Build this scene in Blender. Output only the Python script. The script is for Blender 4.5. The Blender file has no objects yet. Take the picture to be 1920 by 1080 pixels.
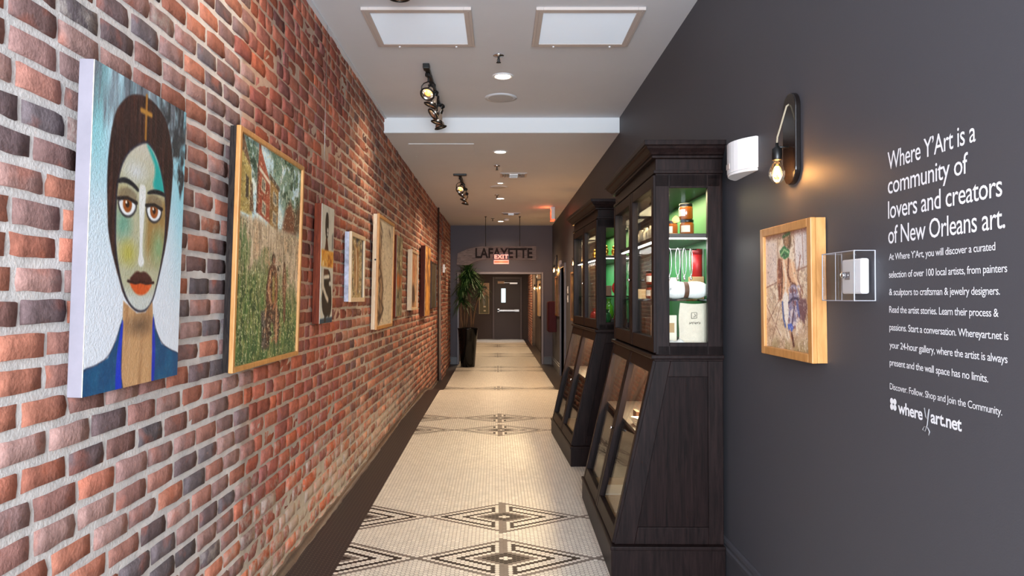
import bpy, bmesh, math, random
import numpy as np
from mathutils import Vector, Matrix, Euler

S = bpy.context.scene
COL = S.collection
PI = math.pi
random.seed(7)
RNG = np.random.default_rng(11)

# ------------------------------------------------------------------ camera
cam_data = bpy.data.cameras.new('camera')
cam_data.sensor_width = 36.0
cam_data.lens = 24.56
cam_data.shift_x = 0.01146
cam_data.clip_end = 100
cam = bpy.data.objects.new('camera', cam_data)
COL.objects.link(cam)
cam.location = (0, 0, 1.40)
cam.rotation_euler = (PI / 2 + math.atan(17 / 1310), 0, 0)
S.camera = cam

# ------------------------------------------------------------------ world, exposure, added daylight lamp behind the camera, camera flash
S.view_settings.view_transform = 'Standard'
S.view_settings.look = 'None'
S.view_settings.gamma = 1
S.view_settings.use_curve_mapping = False
S.view_settings.exposure = 0.3
world = bpy.data.worlds.new('world')
S.world = world
world.use_nodes = True
world.node_tree.nodes['Background'].inputs[0].default_value = (0.80, 0.88, 1.0, 1)
world.node_tree.nodes['Background'].inputs[1].default_value = 0.6


def lamp(name, kind, loc, energy, color=(1, 1, 1), rot=(0, 0, 0), size=0.1, size_y=None, spot=None, blend=0.5, parent=None):
    d = bpy.data.lights.new(name, kind)
    d.energy = energy
    d.color = color
    if kind == 'AREA':
        d.size = size
        if size_y:
            d.shape = 'RECTANGLE'
            d.size_y = size_y
    else:
        d.shadow_soft_size = size
    if spot:
        d.spot_size = spot
        d.spot_blend = blend
    o = bpy.data.objects.new(name, d)
    COL.objects.link(o)
    o.location = loc
    o.rotation_euler = rot
    if parent:
        o.parent = parent
    return o


WARM = (1.0, 0.74, 0.47)
AMBER = (1.0, 0.52, 0.18)
COOL = (0.80, 0.90, 1.0)
lamp('added_rear_daylight', 'AREA', (0.0, -2.6, 1.65), 430, COOL, (PI / 2 + 0.34, 0, 0), 2.1, 2.6)  # area light added out of view to stand for daylight, tilted up for ceiling
lamp('camera_flash', 'POINT', (0.05, -0.05, 1.62), 48, (0.92, 0.96, 1.0), size=0.04)

# ------------------------------------------------------------------ colour helpers


def lin(c):
    r = []
    for v in c[:3]:
        v = v / 255.0
        r.append(v / 12.92 if v <= 0.04045 else ((v + 0.055) / 1.055) ** 2.4)
    return tuple(r)


def lin_np(a):
    a = np.clip(np.asarray(a, dtype=np.float64) / 255.0, 0, 1)
    return np.where(a <= 0.04045, a / 12.92, ((a + 0.055) / 1.055) ** 2.4)


def new_mat(name):
    m = bpy.data.materials.new(name)
    m.use_nodes = True
    nt = m.node_tree
    return m, nt, nt.nodes['Principled BSDF']


def M(name, col, rough=0.5, metal=0.0, var=0.0, vscale=8.0, bump=0.0, bscale=60.0, spec=0.5, stretch=None, coat=0.0):
    m, nt, b = new_mat(name)
    c = lin(col)
    b.inputs['Base Color'].default_value = (*c, 1)
    b.inputs['Roughness'].default_value = rough
    b.inputs['Metallic'].default_value = metal
    b.inputs['Specular IOR Level'].default_value = spec
    b.inputs['Coat Weight'].default_value = coat
    if var or bump:
        tc = nt.nodes.new('ShaderNodeTexCoord')
        mp = nt.nodes.new('ShaderNodeMapping')
        nt.links.new(tc.outputs['Object'], mp.inputs[0])
        if stretch:
            mp.inputs['Scale'].default_value = stretch
    if var:
        n = nt.nodes.new('ShaderNodeTexNoise')
        n.inputs['Scale'].default_value = vscale
        n.inputs['Detail'].default_value = 6
        n.inputs['Roughness'].default_value = 0.65
        nt.links.new(mp.outputs[0], n.inputs['Vector'])
        r = nt.nodes.new('ShaderNodeValToRGB')
        r.color_ramp.elements[0].position = 0.3
        r.color_ramp.elements[1].position = 0.7
        r.color_ramp.elements[0].color = (*[max(0, v * (1 - var)) for v in c], 1)
        r.color_ramp.elements[1].color = (*[min(1, v * (1 + var)) for v in c], 1)
        nt.links.new(n.outputs['Fac'], r.inputs[0])
        nt.links.new(r.outputs[0], b.inputs['Base Color'])
    if bump:
        n2 = nt.nodes.new('ShaderNodeTexNoise')
        n2.inputs['Scale'].default_value = bscale
        n2.inputs['Detail'].default_value = 5
        nt.links.new(mp.outputs[0], n2.inputs['Vector'])
        bp = nt.nodes.new('ShaderNodeBump')
        bp.inputs['Strength'].default_value = bump
        bp.inputs['Distance'].default_value = 0.01
        nt.links.new(n2.outputs['Fac'], bp.inputs['Height'])
        nt.links.new(bp.outputs[0], b.inputs['Normal'])
    return m


def M_emit(name, col, strength):
    m, nt, b = new_mat(name)
    c = lin(col)
    b.inputs['Base Color'].default_value = (*c, 1)
    b.inputs['Emission Color'].default_value = (*c, 1)
    b.inputs['Emission Strength'].default_value = strength
    return m


def M_thin_glass(name, tint=(1, 1, 1), gloss=1.0, rough=0.0):
    m = bpy.data.materials.new(name)
    m.use_nodes = True
    nt = m.node_tree
    nt.nodes.clear()
    out = nt.nodes.new('ShaderNodeOutputMaterial')
    mix = nt.nodes.new('ShaderNodeMixShader')
    tr = nt.nodes.new('ShaderNodeBsdfTransparent')
    gl = nt.nodes.new('ShaderNodeBsdfGlossy')
    fr = nt.nodes.new('ShaderNodeFresnel')
    fr.inputs[0].default_value = 1.45
    tr.inputs[0].default_value = (*tint, 1)
    gl.inputs['Roughness'].default_value = rough
    mu = nt.nodes.new('ShaderNodeMath')
    mu.operation = 'MULTIPLY'
    mu.inputs[1].default_value = gloss
    nt.links.new(fr.outputs[0], mu.inputs[0])
    nt.links.new(mu.outputs[0], mix.inputs[0])
    nt.links.new(tr.outputs[0], mix.inputs[1])
    nt.links.new(gl.outputs[0], mix.inputs[2])
    nt.links.new(mix.outputs[0], out.inputs[0])
    return m


def M_attr(name, rough=0.6, spec=0.4, bump=0.0, bscale=80.0, stretch=None, var=0.0, vscale=20):
    """colour from the mesh's own 'Col' attribute (paint on a canvas, glaze of a tile)"""
    m, nt, b = new_mat(name)
    a = nt.nodes.new('ShaderNodeAttribute')
    a.attribute_name = 'Col'
    src = a.outputs['Color']
    if var or bump:
        tc = nt.nodes.new('ShaderNodeTexCoord')
        mp = nt.nodes.new('ShaderNodeMapping')
        nt.links.new(tc.outputs['Object'], mp.inputs[0])
        if stretch:
            mp.inputs['Scale'].default_value = stretch
    if var:
        n = nt.nodes.new('ShaderNodeTexNoise')
        n.inputs['Scale'].default_value = vscale
        n.inputs['Detail'].default_value = 6
        nt.links.new(mp.outputs[0], n.inputs['Vector'])
        mr = nt.nodes.new('ShaderNodeMapRange')
        mr.inputs[1].default_value = 0.25
        mr.inputs[2].default_value = 0.75
        mr.inputs[3].default_value = 1 - var
        mr.inputs[4].default_value = 1 + var
        nt.links.new(n.outputs['Fac'], mr.inputs[0])
        vm = nt.nodes.new('ShaderNodeVectorMath')
        vm.operation = 'SCALE'
        nt.links.new(src, vm.inputs[0])
        nt.links.new(mr.outputs[0], vm.inputs['Scale'])
        src = vm.outputs[0]
    nt.links.new(src, b.inputs['Base Color'])
    b.inputs['Roughness'].default_value = rough
    b.inputs['Specular IOR Level'].default_value = spec
    if bump:
        n2 = nt.nodes.new('ShaderNodeTexNoise')
        n2.inputs['Scale'].default_value = bscale
        n2.inputs['Detail'].default_value = 5
        nt.links.new(mp.outputs[0], n2.inputs['Vector'])
        bp = nt.nodes.new('ShaderNodeBump')
        bp.inputs['Strength'].default_value = bump
        bp.inputs['Distance'].default_value = 0.01
        nt.links.new(n2.outputs['Fac'], bp.inputs['Height'])
        nt.links.new(bp.outputs[0], b.inputs['Normal'])
    return m


def M_brick():
    m, nt, b = new_mat('brick')
    N, L = nt.nodes.new, nt.links.new
    a = N('ShaderNodeAttribute')
    a.attribute_name = 'Col'
    sm = N('ShaderNodeAttribute')
    sm.attribute_name = 'Smear'
    tc = N('ShaderNodeTexCoord')
    n1 = N('ShaderNodeTexNoise')
    n1.inputs['Scale'].default_value = 26
    n1.inputs['Detail'].default_value = 8
    n1.inputs['Roughness'].default_value = 0.7
    L(tc.outputs['Object'], n1.inputs['Vector'])
    mr = N('ShaderNodeMapRange')
    mr.inputs[1].default_value = 0.3
    mr.inputs[2].default_value = 0.7
    mr.inputs[3].default_value = 0.68
    mr.inputs[4].default_value = 1.34
    L(n1.outputs['Fac'], mr.inputs[0])
    vm = N('ShaderNodeVectorMath')
    vm.operation = 'SCALE'
    L(a.outputs['Color'], vm.inputs[0])
    L(mr.outputs[0], vm.inputs['Scale'])
    # orange flame marks in the fired clay
    n3 = N('ShaderNodeTexNoise')
    n3.inputs['Scale'].default_value = 9
    n3.inputs['Detail'].default_value = 4
    L(tc.outputs['Object'], n3.inputs['Vector'])
    r3 = N('ShaderNodeMapRange')
    r3.inputs[1].default_value = 0.56
    r3.inputs[2].default_value = 0.70
    r3.inputs[3].default_value = 0
    r3.inputs[4].default_value = 0.35
    L(n3.outputs['Fac'], r3.inputs[0])
    mx0 = N('ShaderNodeMix')
    mx0.data_type = 'RGBA'
    L(r3.outputs[0], mx0.inputs[0])
    L(vm.outputs[0], mx0.inputs[6])
    mx0.inputs[7].default_value = (*lin((178, 92, 62)), 1)
    # lime and mortar smeared over the faces
    n2 = N('ShaderNodeTexNoise')
    n2.inputs['Scale'].default_value = 14
    n2.inputs['Detail'].default_value = 9
    n2.inputs['Roughness'].default_value = 0.72
    L(tc.outputs['Object'], n2.inputs['Vector'])
    ad = N('ShaderNodeMath')
    ad.operation = 'ADD'
    L(n2.outputs['Fac'], ad.inputs[0])
    L(sm.outputs['Fac'], ad.inputs[1])
    mr2 = N('ShaderNodeMapRange')
    mr2.inputs[1].default_value = 0.62
    mr2.inputs[2].default_value = 0.80
    mr2.inputs[3].default_value = 0
    mr2.inputs[4].default_value = 0.85
    L(ad.outputs[0], mr2.inputs[0])
    mx = N('ShaderNodeMix')
    mx.data_type = 'RGBA'
    L(mr2.outputs[0], mx.inputs[0])
    L(mx0.outputs[2], mx.inputs[6])
    mx.inputs[7].default_value = (*lin((162, 150, 141)), 1)
    L(mx.outputs[2], b.inputs['Base Color'])
    b.inputs['Roughness'].default_value = 0.88
    b.inputs['Specular IOR Level'].default_value = 0.25
    n4 = N('ShaderNodeTexNoise')
    n4.inputs['Scale'].default_value = 90
    n4.inputs['Detail'].default_value = 6
    L(tc.outputs['Object'], n4.inputs['Vector'])
    bp = N('ShaderNodeBump')
    bp.inputs['Strength'].default_value = 0.42
    bp.inputs['Distance'].default_value = 0.008
    L(n4.outputs['Fac'], bp.inputs['Height'])
    L(bp.outputs[0], b.inputs['Normal'])
    return m


def M_wood(name, c0, c1, rough=0.4, scale=(14, 14, 1.2), bump=0.15, coat=0.0, spec=0.5):
    m, nt, b = new_mat(name)
    N, L = nt.nodes.new, nt.links.new
    tc = N('ShaderNodeTexCoord')
    mp = N('ShaderNodeMapping')
    mp.inputs['Scale'].default_value = scale
    L(tc.outputs['Object'], mp.inputs[0])
    n = N('ShaderNodeTexNoise')
    n.inputs['Scale'].default_value = 5
    n.inputs['Detail'].default_value = 8
    n.inputs['Roughness'].default_value = 0.7
    n.inputs['Distortion'].default_value = 0.6
    L(mp.outputs[0], n.inputs['Vector'])
    r = N('ShaderNodeValToRGB')
    r.color_ramp.elements[0].position = 0.35
    r.color_ramp.elements[1].position = 0.68
    r.color_ramp.elements[0].color = (*lin(c0), 1)
    r.color_ramp.elements[1].color = (*lin(c1), 1)
    L(n.outputs['Fac'], r.inputs[0])
    L(r.outputs[0], b.inputs['Base Color'])
    b.inputs['Roughness'].default_value = rough
    b.inputs['Coat Weight'].default_value = coat
    b.inputs['Specular IOR Level'].default_value = spec
    bp = N('ShaderNodeBump')
    bp.inputs['Strength'].default_value = bump
    bp.inputs['Distance'].default_value = 0.003
    L(n.outputs['Fac'], bp.inputs['Height'])
    L(bp.outputs[0], b.inputs['Normal'])
    return m


# ------------------------------------------------------------------ mesh helpers


class MB:
    """collects boxes, tubes, lathes and prisms into ONE mesh"""

    def __init__(self):
        self.v, self.f, self.mi, self.sm = [], [], [], []

    def add(self, vs, fs, mi=0, smooth=False, mat=None):
        o = len(self.v)
        for p in vs:
            q = Vector(p)
            if mat is not None:
                q = mat @ q
            self.v.append(tuple(q))
        for f in fs:
            self.f.append([i + o for i in f])
            self.mi.append(mi)
            self.sm.append(smooth)
        return self

    def box(self, a, b, mi=0, mat=None):
        x0, y0, z0 = a
        x1, y1, z1 = b
        vs = [(x0, y0, z0), (x1, y0, z0), (x1, y1, z0), (x0, y1, z0), (x0, y0, z1), (x1, y0, z1), (x1, y1, z1), (x0, y1, z1)]
        fs = [(0, 3, 2, 1), (4, 5, 6, 7), (0, 1, 5, 4), (1, 2, 6, 5), (2, 3, 7, 6), (3, 0, 4, 7)]
        return self.add(vs, fs, mi, False, mat)

    def prism(self, pts, axis, a, b, mi=0, mat=None, smooth=False):
        """polygon pts (2D) pushed along axis ('x','y','z') from a to b"""
        n = len(pts)

        def P(p, t):
            if axis == 'x':
                return (t, p[0], p[1])
            if axis == 'y':
                return (p[0], t, p[1])
            return (p[0], p[1], t)
        vs = [P(p, a) for p in pts] + [P(p, b) for p in pts]
        fs = [tuple(range(n))[::-1], tuple(range(n, 2 * n))]
        o = len(self.v)
        self.add(vs, fs, mi, False, mat)
        for i in range(n):
            j = (i + 1) % n
            self.f.append([o + i, o + j, o + n + j, o + n + i])
            self.mi.append(mi)
            self.sm.append(smooth)
        return self

    def lathe(self, prof, seg=20, mi=0, mat=None, smooth=True, caps=True):
        """prof: (r, z) list, about z"""
        vs, fs = [], []
        for r, z in prof:
            for k in range(seg):
                a = 2 * PI * k / seg
                vs.append((r * math.cos(a), r * math.sin(a), z))
        for i in range(len(prof) - 1):
            for k in range(seg):
                k2 = (k + 1) % seg
                fs.append((i * seg + k, i * seg + k2, (i + 1) * seg + k2, (i + 1) * seg + k))
        self.add(vs, fs, mi, smooth, mat)
        if caps:
            o = len(self.v) - len(vs)
            if prof[0][0] > 1e-5:
                self.f.append([o + k for k in range(seg)][::-1])
                self.mi.append(mi)
                self.sm.append(False)
            if prof[-1][0] > 1e-5:
                self.f.append([o + (len(prof) - 1) * seg + k for k in range(seg)])
                self.mi.append(mi)
                self.sm.append(False)
        return self

    def tube(self, pts, r, seg=8, mi=0, mat=None, closed=False):
        pts = [Vector(p) for p in pts]
        n = len(pts)
        rs = r if isinstance(r, (list, tuple)) else [r] * n
        vs, fs = [], []
        up = Vector((0, 0, 1))
        ref = None
        for i, p in enumerate(pts):
            if closed:
                t = pts[(i + 1) % n] - pts[i - 1]
            else:
                t = pts[min(i + 1, n - 1)] - pts[max(i - 1, 0)]
            t.normalize()
            if ref is None:
                ref = t.orthogonal().normalized() if abs(t.z) > 0.95 else t.cross(up).normalized()
            a = (ref - t * ref.dot(t))
            if a.length < 1e-6:
                a = t.orthogonal()
            a.normalize()
            ref = a
            c = t.cross(a)
            for k in range(seg):
                an = 2 * PI * k / seg
                vs.append(p + (a * math.cos(an) + c * math.sin(an)) * rs[i])
        m = n if closed else n - 1
        for i in range(m):
            for k in range(seg):
                k2 = (k + 1) % seg
                j = (i + 1) % n
                fs.append((i * seg + k, i * seg + k2, j * seg + k2, j * seg + k))
        if not closed:
            fs.append(tuple(range(seg))[::-1])
            fs.append(tuple((n - 1) * seg + k for k in range(seg)))
        return self.add(vs, fs, mi, True, mat)

    def build(self, name, mats, parent=None, bevel=0.0, loc=None, rot=None, seg=2):
        me = bpy.data.meshes.new(name)
        me.from_pydata(self.v, [], self.f)
        for m in (mats if isinstance(mats, (list, tuple)) else [mats]):
            me.materials.append(m)
        me.polygons.foreach_set('material_index', self.mi)
        me.polygons.foreach_set('use_smooth', self.sm)
        me.update()
        bm = bmesh.new()
        bm.from_mesh(me)
        bmesh.ops.recalc_face_normals(bm, faces=bm.faces)
        bm.to_mesh(me)
        bm.free()
        o = bpy.data.objects.new(name, me)
        COL.objects.link(o)
        if parent:
            o.parent = parent
        if loc:
            o.location = loc
        if rot:
            o.rotation_euler = rot
        if bevel:
            md = o.modifiers.new('edge', 'BEVEL')
            md.width = bevel
            md.segments = seg
            md.limit_method = 'ANGLE'
            md.angle_limit = math.radians(40)
        return o


def obj_np(name, V, F, mats, col=None, extra=None, parent=None, smooth=False):
    """fast mesh of equal-sided faces from numpy arrays; col = linear RGB per vertex"""
    me = bpy.data.meshes.new(name)
    n, k = F.shape
    me.vertices.add(len(V))
    me.vertices.foreach_set('co', np.asarray(V, dtype=np.float32).ravel())
    me.loops.add(n * k)
    me.loops.foreach_set('vertex_index', F.astype(np.int32).ravel())
    me.polygons.add(n)
    me.polygons.foreach_set('loop_start', (np.arange(n) * k).astype(np.int32))
    me.polygons.foreach_set('loop_total', np.full(n, k, dtype=np.int32))
    me.polygons.foreach_set('use_smooth', np.full(n, smooth))
    for m in (mats if isinstance(mats, (list, tuple)) else [mats]):
        me.materials.append(m)
    me.update(calc_edges=True)
    if col is not None:
        a = me.color_attributes.new('Col', 'FLOAT_COLOR', 'POINT')
        c = np.ones((len(V), 4), dtype=np.float32)
        c[:, :3] = col
        a.data.foreach_set('color', c.ravel())
    if extra is not None:
        for nm, arr in extra.items():
            a = me.attributes.new(nm, 'FLOAT', 'POINT')
            a.data.foreach_set('value', np.asarray(arr, dtype=np.float32))
    o = bpy.data.objects.new(name, me)
    COL.objects.link(o)
    if parent:
        o.parent = parent
    return o


def tag(o, label=None, cat=None, group=None, kind=None):
    if label:
        o['label'] = label
    if cat:
        o['category'] = cat
    if group:
        o['group'] = group
    if kind:
        o['kind'] = kind
    return o


def thing(name, label, cat, loc=(0, 0, 0), rot=(0, 0, 0), group=None):
    o = bpy.data.objects.new(name, None)
    o.empty_display_size = 0.1
    COL.objects.link(o)
    o.location = loc
    o.rotation_euler = rot
    return tag(o, label, cat, group)


def struct(o):
    o['kind'] = 'structure'
    return o


def dup(root, label, loc=None, rot=None, group=None):
    """a copy of a thing with copies of its parts and their sub-parts"""
    r = root.copy()
    COL.objects.link(r)
    if loc is not None:
        r.location = loc
    if rot is not None:
        r.rotation_euler = rot
    r['label'] = label
    if group:
        r['group'] = group
    for ch in list(root.children):
        c = ch.copy()
        COL.objects.link(c)
        c.parent = r
        for g in list(ch.children):
            d = g.copy()
            COL.objects.link(d)
            d.parent = c
    return r


LEFT = PI / 2      # hung on the left wall: local x runs away from us, -y into the room
RIGHT = -PI / 2    # hung on the right wall: local x runs towards us, -y into the room


def text_shape(s, spacing=1.0, bold=0.0):
    """2D outline faces of a line of lettering, unit size: (verts xy, faces)"""
    cu = bpy.data.curves.new('lettering', 'FONT')
    cu.body = s
    cu.size = 1.0
    cu.space_character = spacing
    cu.offset = bold
    cu.resolution_u = 3
    o = bpy.data.objects.new('lettering', cu)
    COL.objects.link(o)
    dg = bpy.context.evaluated_depsgraph_get()
    me = bpy.data.meshes.new_from_object(o.evaluated_get(dg))
    v = np.array([p.co[:] for p in me.vertices])[:, :2]
    f = [list(p.vertices) for p in me.polygons]
    bpy.data.objects.remove(o)
    bpy.data.curves.remove(cu)
    bpy.data.meshes.remove(me)
    return v, f


def text_into(mb, s, x0, x1, z, cap, y, spacing=1.0, bold=0.0, mi=0):
    """a line from x0 to x1 with its baseline at z and capitals of height cap, in the local xz plane at y"""
    v, f = text_shape(s, spacing, bold)
    a, b = v[:, 0].min(), v[:, 0].max()
    sx = (x1 - x0) / (b - a)
    sz = cap / 0.70
    mb.add([(x0 + (p[0] - a) * sx, y, z + p[1] * sz) for p in v], f, mi)


# ------------------------------------------------------------------ materials
m_brick = M_brick()
m_mortar = M_attr('mortar', 0.95, 0.2, 0.3, 110, None, 0.16, 18)
m_tile = M_attr('mosaic_tile', 0.42, 0.45, 0, 80, None, 0.06, 9)
m_ceil = M('ceiling_paint', (212, 213, 218), 0.75, var=0.02, vscale=2)
m_soffit = M('beam_paint', (226, 228, 230), 0.6)
m_grey = M('grey_wall_paint', (75, 74, 79), 0.55, bump=0.05, bscale=220, spec=0.25)
m_base = M('baseboard_paint', (74, 73, 78), 0.35)
m_dim = M('dim_wall_paint', (70, 62, 72), 0.55, bump=0.05, bscale=200)
m_brown = M('brown_wall_paint', (54, 36, 30), 0.6, var=0.1, vscale=20)
m_esp = M_wood('espresso_wood', (18, 12, 12), (40, 28, 27), 0.42, (12, 12, 1.0), 0.12, spec=0.10)
m_esp2 = M_wood('espresso_panel', (14, 9, 9), (38, 25, 24), 0.45, (16, 16, 0.8), 0.14, spec=0.08)
m_pine = M_wood('honey_wood', (180, 122, 62), (208, 152, 90), 0.42, (10, 10, 1.5), 0.08)
m_pale = M_wood('pale_wood', (206, 176, 140), (230, 206, 174), 0.5, (10, 10, 1.5), 0.08)
m_cedar = M_wood('red_stained_wood', (84, 34, 22), (132, 62, 38), 0.6, (10, 10, 1.2), 0.1, spec=0.12)
m_sienna = M_wood('dark_red_wood', (60, 26, 20), (96, 46, 34), 0.6, (10, 10, 1.2), 0.1, spec=0.12)
m_black = M('black_metal', (14, 13, 13), 0.38)
m_gloss = M('black_gloss', (8, 8, 9), 0.12, spec=0.35)
m_glossbrown = M('black_lacquer', (22, 17, 16), 0.14)
m_chrome = M('chrome', (215, 215, 218), 0.16, 1.0)
m_alu = M('satin_metal', (190, 188, 186), 0.35, 1.0)
m_white = M('white_plastic', (230, 230, 232), 0.4)
m_vent = M('vent_frame_paint', (196, 184, 178), 0.5)
m_slat = M('vent_slat_paint', (232, 236, 242), 0.45)
m_letter = M('white_lettering', (236, 236, 240), 0.6)
m_greyletter = M('grey_lettering', (150, 148, 150), 0.6)
m_glass = M_thin_glass('cabinet_glass', (0.97, 0.98, 0.97), 0.3)
m_acrylic = M_thin_glass('clear_acrylic', (0.995, 0.995, 1.0), 0.28, 0.04)
m_frost = M('frosted_edge', (168, 168, 176), 0.35)
m_bulbglass = M_thin_glass('bulb_glass', (1.0, 0.93, 0.82), 0.8)
m_green = M('green_back_panel', (40, 122, 64), 0.55)
m_paint = M_attr('painted_canvas', 0.55, 0.4, 0.25, 140)
m_filament = M_emit('glowing_filament', (255, 190, 104), 60)
m_glowface = M_emit('downlight_lens', (255, 240, 214), 14)
m_led = M_emit('led_strip_light', (255, 250, 240), 9)
m_halogen = M_emit('halogen_glow', (255, 176, 92), 5)
m_reflector = M('lamp_reflector', (226, 214, 200), 0.22, 1.0)
m_cord = M('woven_cord', (178, 164, 140), 0.8, bump=0.6, bscale=400)
m_redglow = M_emit('red_exit_glow', (255, 70, 40), 2.2)
m_exitface = M_emit('lit_exit_face', (255, 150, 130), 1.3)
m_linen = M('cream_cotton', (222, 210, 192), 0.9, var=0.06, vscale=40, bump=0.3, bscale=300)
m_cloth = M('white_cotton', (236, 234, 232), 0.9, bump=0.3, bscale=120)
m_strap = M('brown_leather', (92, 60, 42), 0.6)
m_amber = M('amber_jar_glass', (164, 84, 22), 0.12, coat=0.5)
m_lid = M('black_lid', (24, 20, 18), 0.35)
m_paper = M('label_paper', (232, 222, 204), 0.8)
m_ink = M('printed_ink', (40, 36, 36), 0.7)
m_kraft = M('kraft_card', (186, 150, 108), 0.85)
m_redbox = M('red_card', (176, 30, 34), 0.5)
m_rust = M('rust_preserve', (130, 44, 26), 0.3)
m_dkshelf = M('shelf_board', (44, 38, 38), 0.4)
m_shelfglass = M_thin_glass('shelf_glass', (0.82, 0.87, 0.86), 1.3)
m_tan = M_wood('tan_liner', (160, 122, 80), (190, 150, 102), 0.5, (8, 8, 1.2), 0.05)
m_brass = M('brass', (196, 150, 70), 0.3, 1.0)
m_vgreen = M('green_blown_glass', (70, 130, 30), 0.08, coat=0.6)
m_vblue = M('blue_blown_glass', (30, 70, 150), 0.08, coat=0.6)
m_vred = M('red_blown_glass', (176, 44, 40), 0.08, coat=0.6)
m_vclear = M_thin_glass('clear_drinking_glass', (0.93, 0.93, 0.9), 1.8)
m_silver = M('silver_chain', (196, 196, 200), 0.25, 1.0)
m_fire = M('fire_cabinet_red', (66, 14, 20), 0.5, spec=0.15)
m_weather = M_wood('weathered_board', (96, 84, 80), (158, 142, 134), 0.85, (1.5, 10, 12), 0.5)
m_carved = M('carved_letter', (40, 32, 30), 0.9)
m_cane = M('plant_cane', (112, 82, 56), 0.8, var=0.25, vscale=30, stretch=(1, 1, 4))
m_leaf = M('plant_leaf', (42, 72, 30), 0.45, var=0.3, vscale=6)
m_soil = M('potting_soil', (46, 34, 26), 1.0)
m_daywin = M_emit('daylit_door_glass', (196, 224, 232), 1.2)
m_trimpaint = M('opening_trim_paint', (120, 108, 110), 0.4)
m_plate = M('tan_plate', (196, 160, 130), 0.5)


# ------------------------------------------------------------------ SETTING: room sizes
XL, XR = -1.11, 1.14
ZC1, ZC2 = 3.115, 2.97
YB, YE = 6.67, 15.30
YBACK = 24.4


def fz(y):
    """height of the old floor along the hall: a slight rise, a crest and a short ramp down"""
    y = np.asarray(y, dtype=np.float64)
    a = 0.045 * np.clip((y - 3.4) / 4.2, 0, 1)
    t = np.clip((y - 10.0) / 1.3, 0, 1)
    return a - 0.115 * t * t * (3 - 2 * t)


def fzf(y):
    return float(fz(y))


# ------------------------------------------------------------------ floor: hexagonal mosaic
def build_floor():
    tx = 0.0227
    t = tx / 0.8660254
    c = np.arange(-52, 56)
    j = np.arange(int(1.2 / t), int(YBACK / t) + 1)
    C, J = np.meshgrid(c, j)
    C = C.ravel()
    J = J.ravel()
    v = J + 0.5 * (C % 2)
    j1 = round(3.743 / t)
    Y = v * t
    X = (C - 0.5) * tx + 0.04 - 0.006 * Y
    keep = (X > XL - 0.02) & (X < XR + 0.02)
    C, v, X, Y = C[keep], v[keep], X[keep], Y[keep]
    cc = ((C + 20) % 42) - 20
    u = np.abs(cc - 0.5)
    n = np.full(len(C), 1e3)
    for k in range(-1, 7):
        for off in (0, 26):
            d0 = v - (j1 + 130 * k + off)
            n = np.where(np.abs(d0) < np.abs(n), d0, n)
    d = np.abs(n) + u / 2
    W, G, K = np.array((219, 212, 202)), np.array((122, 112, 106)), np.array((34, 26, 27))
    code = np.zeros(len(C), int)
    code[(d >= 10) & (d < 11)] = 1
    code[(d >= 8) & (d < 9)] = 2
    code[(d >= 5) & (d < 6)] = 2
    code[(d >= 3) & (d < 4)] = 1
    code[(d >= 1) & (d < 3)] = 2
    code[(u < 1) & (d >= 3) & (d < 11.6)] = 1
    code[(u > 1) & (u < 2) & (d >= 4) & (d < 10)] = 0
    code[(u > 2) & (u < 3) & (d >= 5) & (d < 9)] = 2
    dark = (C < -37) | (C > 40)
    code[dark] = 3
    pal = np.stack([W, G, K, np.array((44, 34, 35))])
    col = pal[code].astype(float)
    col *= (1 + RNG.normal(0, 0.02, len(C)))[:, None]
    a = np.arange(6) * PI / 3
    R = t / math.sqrt(3) * 0.90
    hx, hy = np.cos(a) * R, np.sin(a) * R
    nt_ = len(C)
    V = np.zeros((nt_, 6, 3))
    V[:, :, 0] = X[:, None] + hx
    V[:, :, 1] = Y[:, None] + hy
    V[:, :, 2] = fz(V[:, :, 1]) + 0.0015
    F = np.arange(nt_ * 6).reshape(nt_, 6)
    # grout bed: strips along the hall
    ys = np.concatenate([np.array([-3.0, 0.0]), np.arange(1.0, YBACK + 0.2, 0.1)])
    xs = np.array([-1.6, -0.84, 0.87, 1.6])
    V2 = []
    for yy in ys:
        for xx in xs:
            V2.append((xx - 0.006 * (yy - 3.5), yy, fzf(yy)))
    F2 = []
    nx = len(xs)
    for i in range(len(ys) - 1):
        for k in range(nx - 1):
            F2.append((i * nx + k, i * nx + k + 1, (i + 1) * nx + k + 1, (i + 1) * nx + k))
    V2 = np.array(V2)
    F2 = np.array(F2)
    # four-sided bed and six-sided tiles in one floor mesh
    me = bpy.data.meshes.new('floor')
    Vall = np.concatenate([V.reshape(-1, 3), V2])
    me.vertices.add(len(Vall))
    me.vertices.foreach_set('co', Vall.astype(np.float32).ravel())
    loops = np.concatenate([F.ravel(), (F2 + nt_ * 6).ravel()])
    me.loops.add(len(loops))
    me.loops.foreach_set('vertex_index', loops.astype(np.int32))
    me.polygons.add(nt_ + len(F2))
    ls = np.concatenate([np.arange(nt_) * 6, nt_ * 6 + np.arange(len(F2)) * 4])
    lt = np.concatenate([np.full(nt_, 6), np.full(len(F2), 4)])
    me.polygons.foreach_set('loop_start', ls.astype(np.int32))
    me.polygons.foreach_set('loop_total', lt.astype(np.int32))
    me.update(calc_edges=True)
    at = me.color_attributes.new('Col', 'FLOAT_COLOR', 'POINT')
    c4 = np.ones((len(Vall), 4), np.float32)
    c4[:nt_ * 6, :3] = np.repeat(lin_np(col), 6, axis=0)
    g = np.tile(lin((112, 102, 94)), (len(V2), 1))
    c4[nt_ * 6:, :3] = g
    at.data.foreach_set('color', c4.ravel())
    me.materials.append(m_tile)
    o = bpy.data.objects.new('floor', me)
    COL.objects.link(o)
    return struct(o)


build_floor()

# ------------------------------------------------------------------ brick walls


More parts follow.
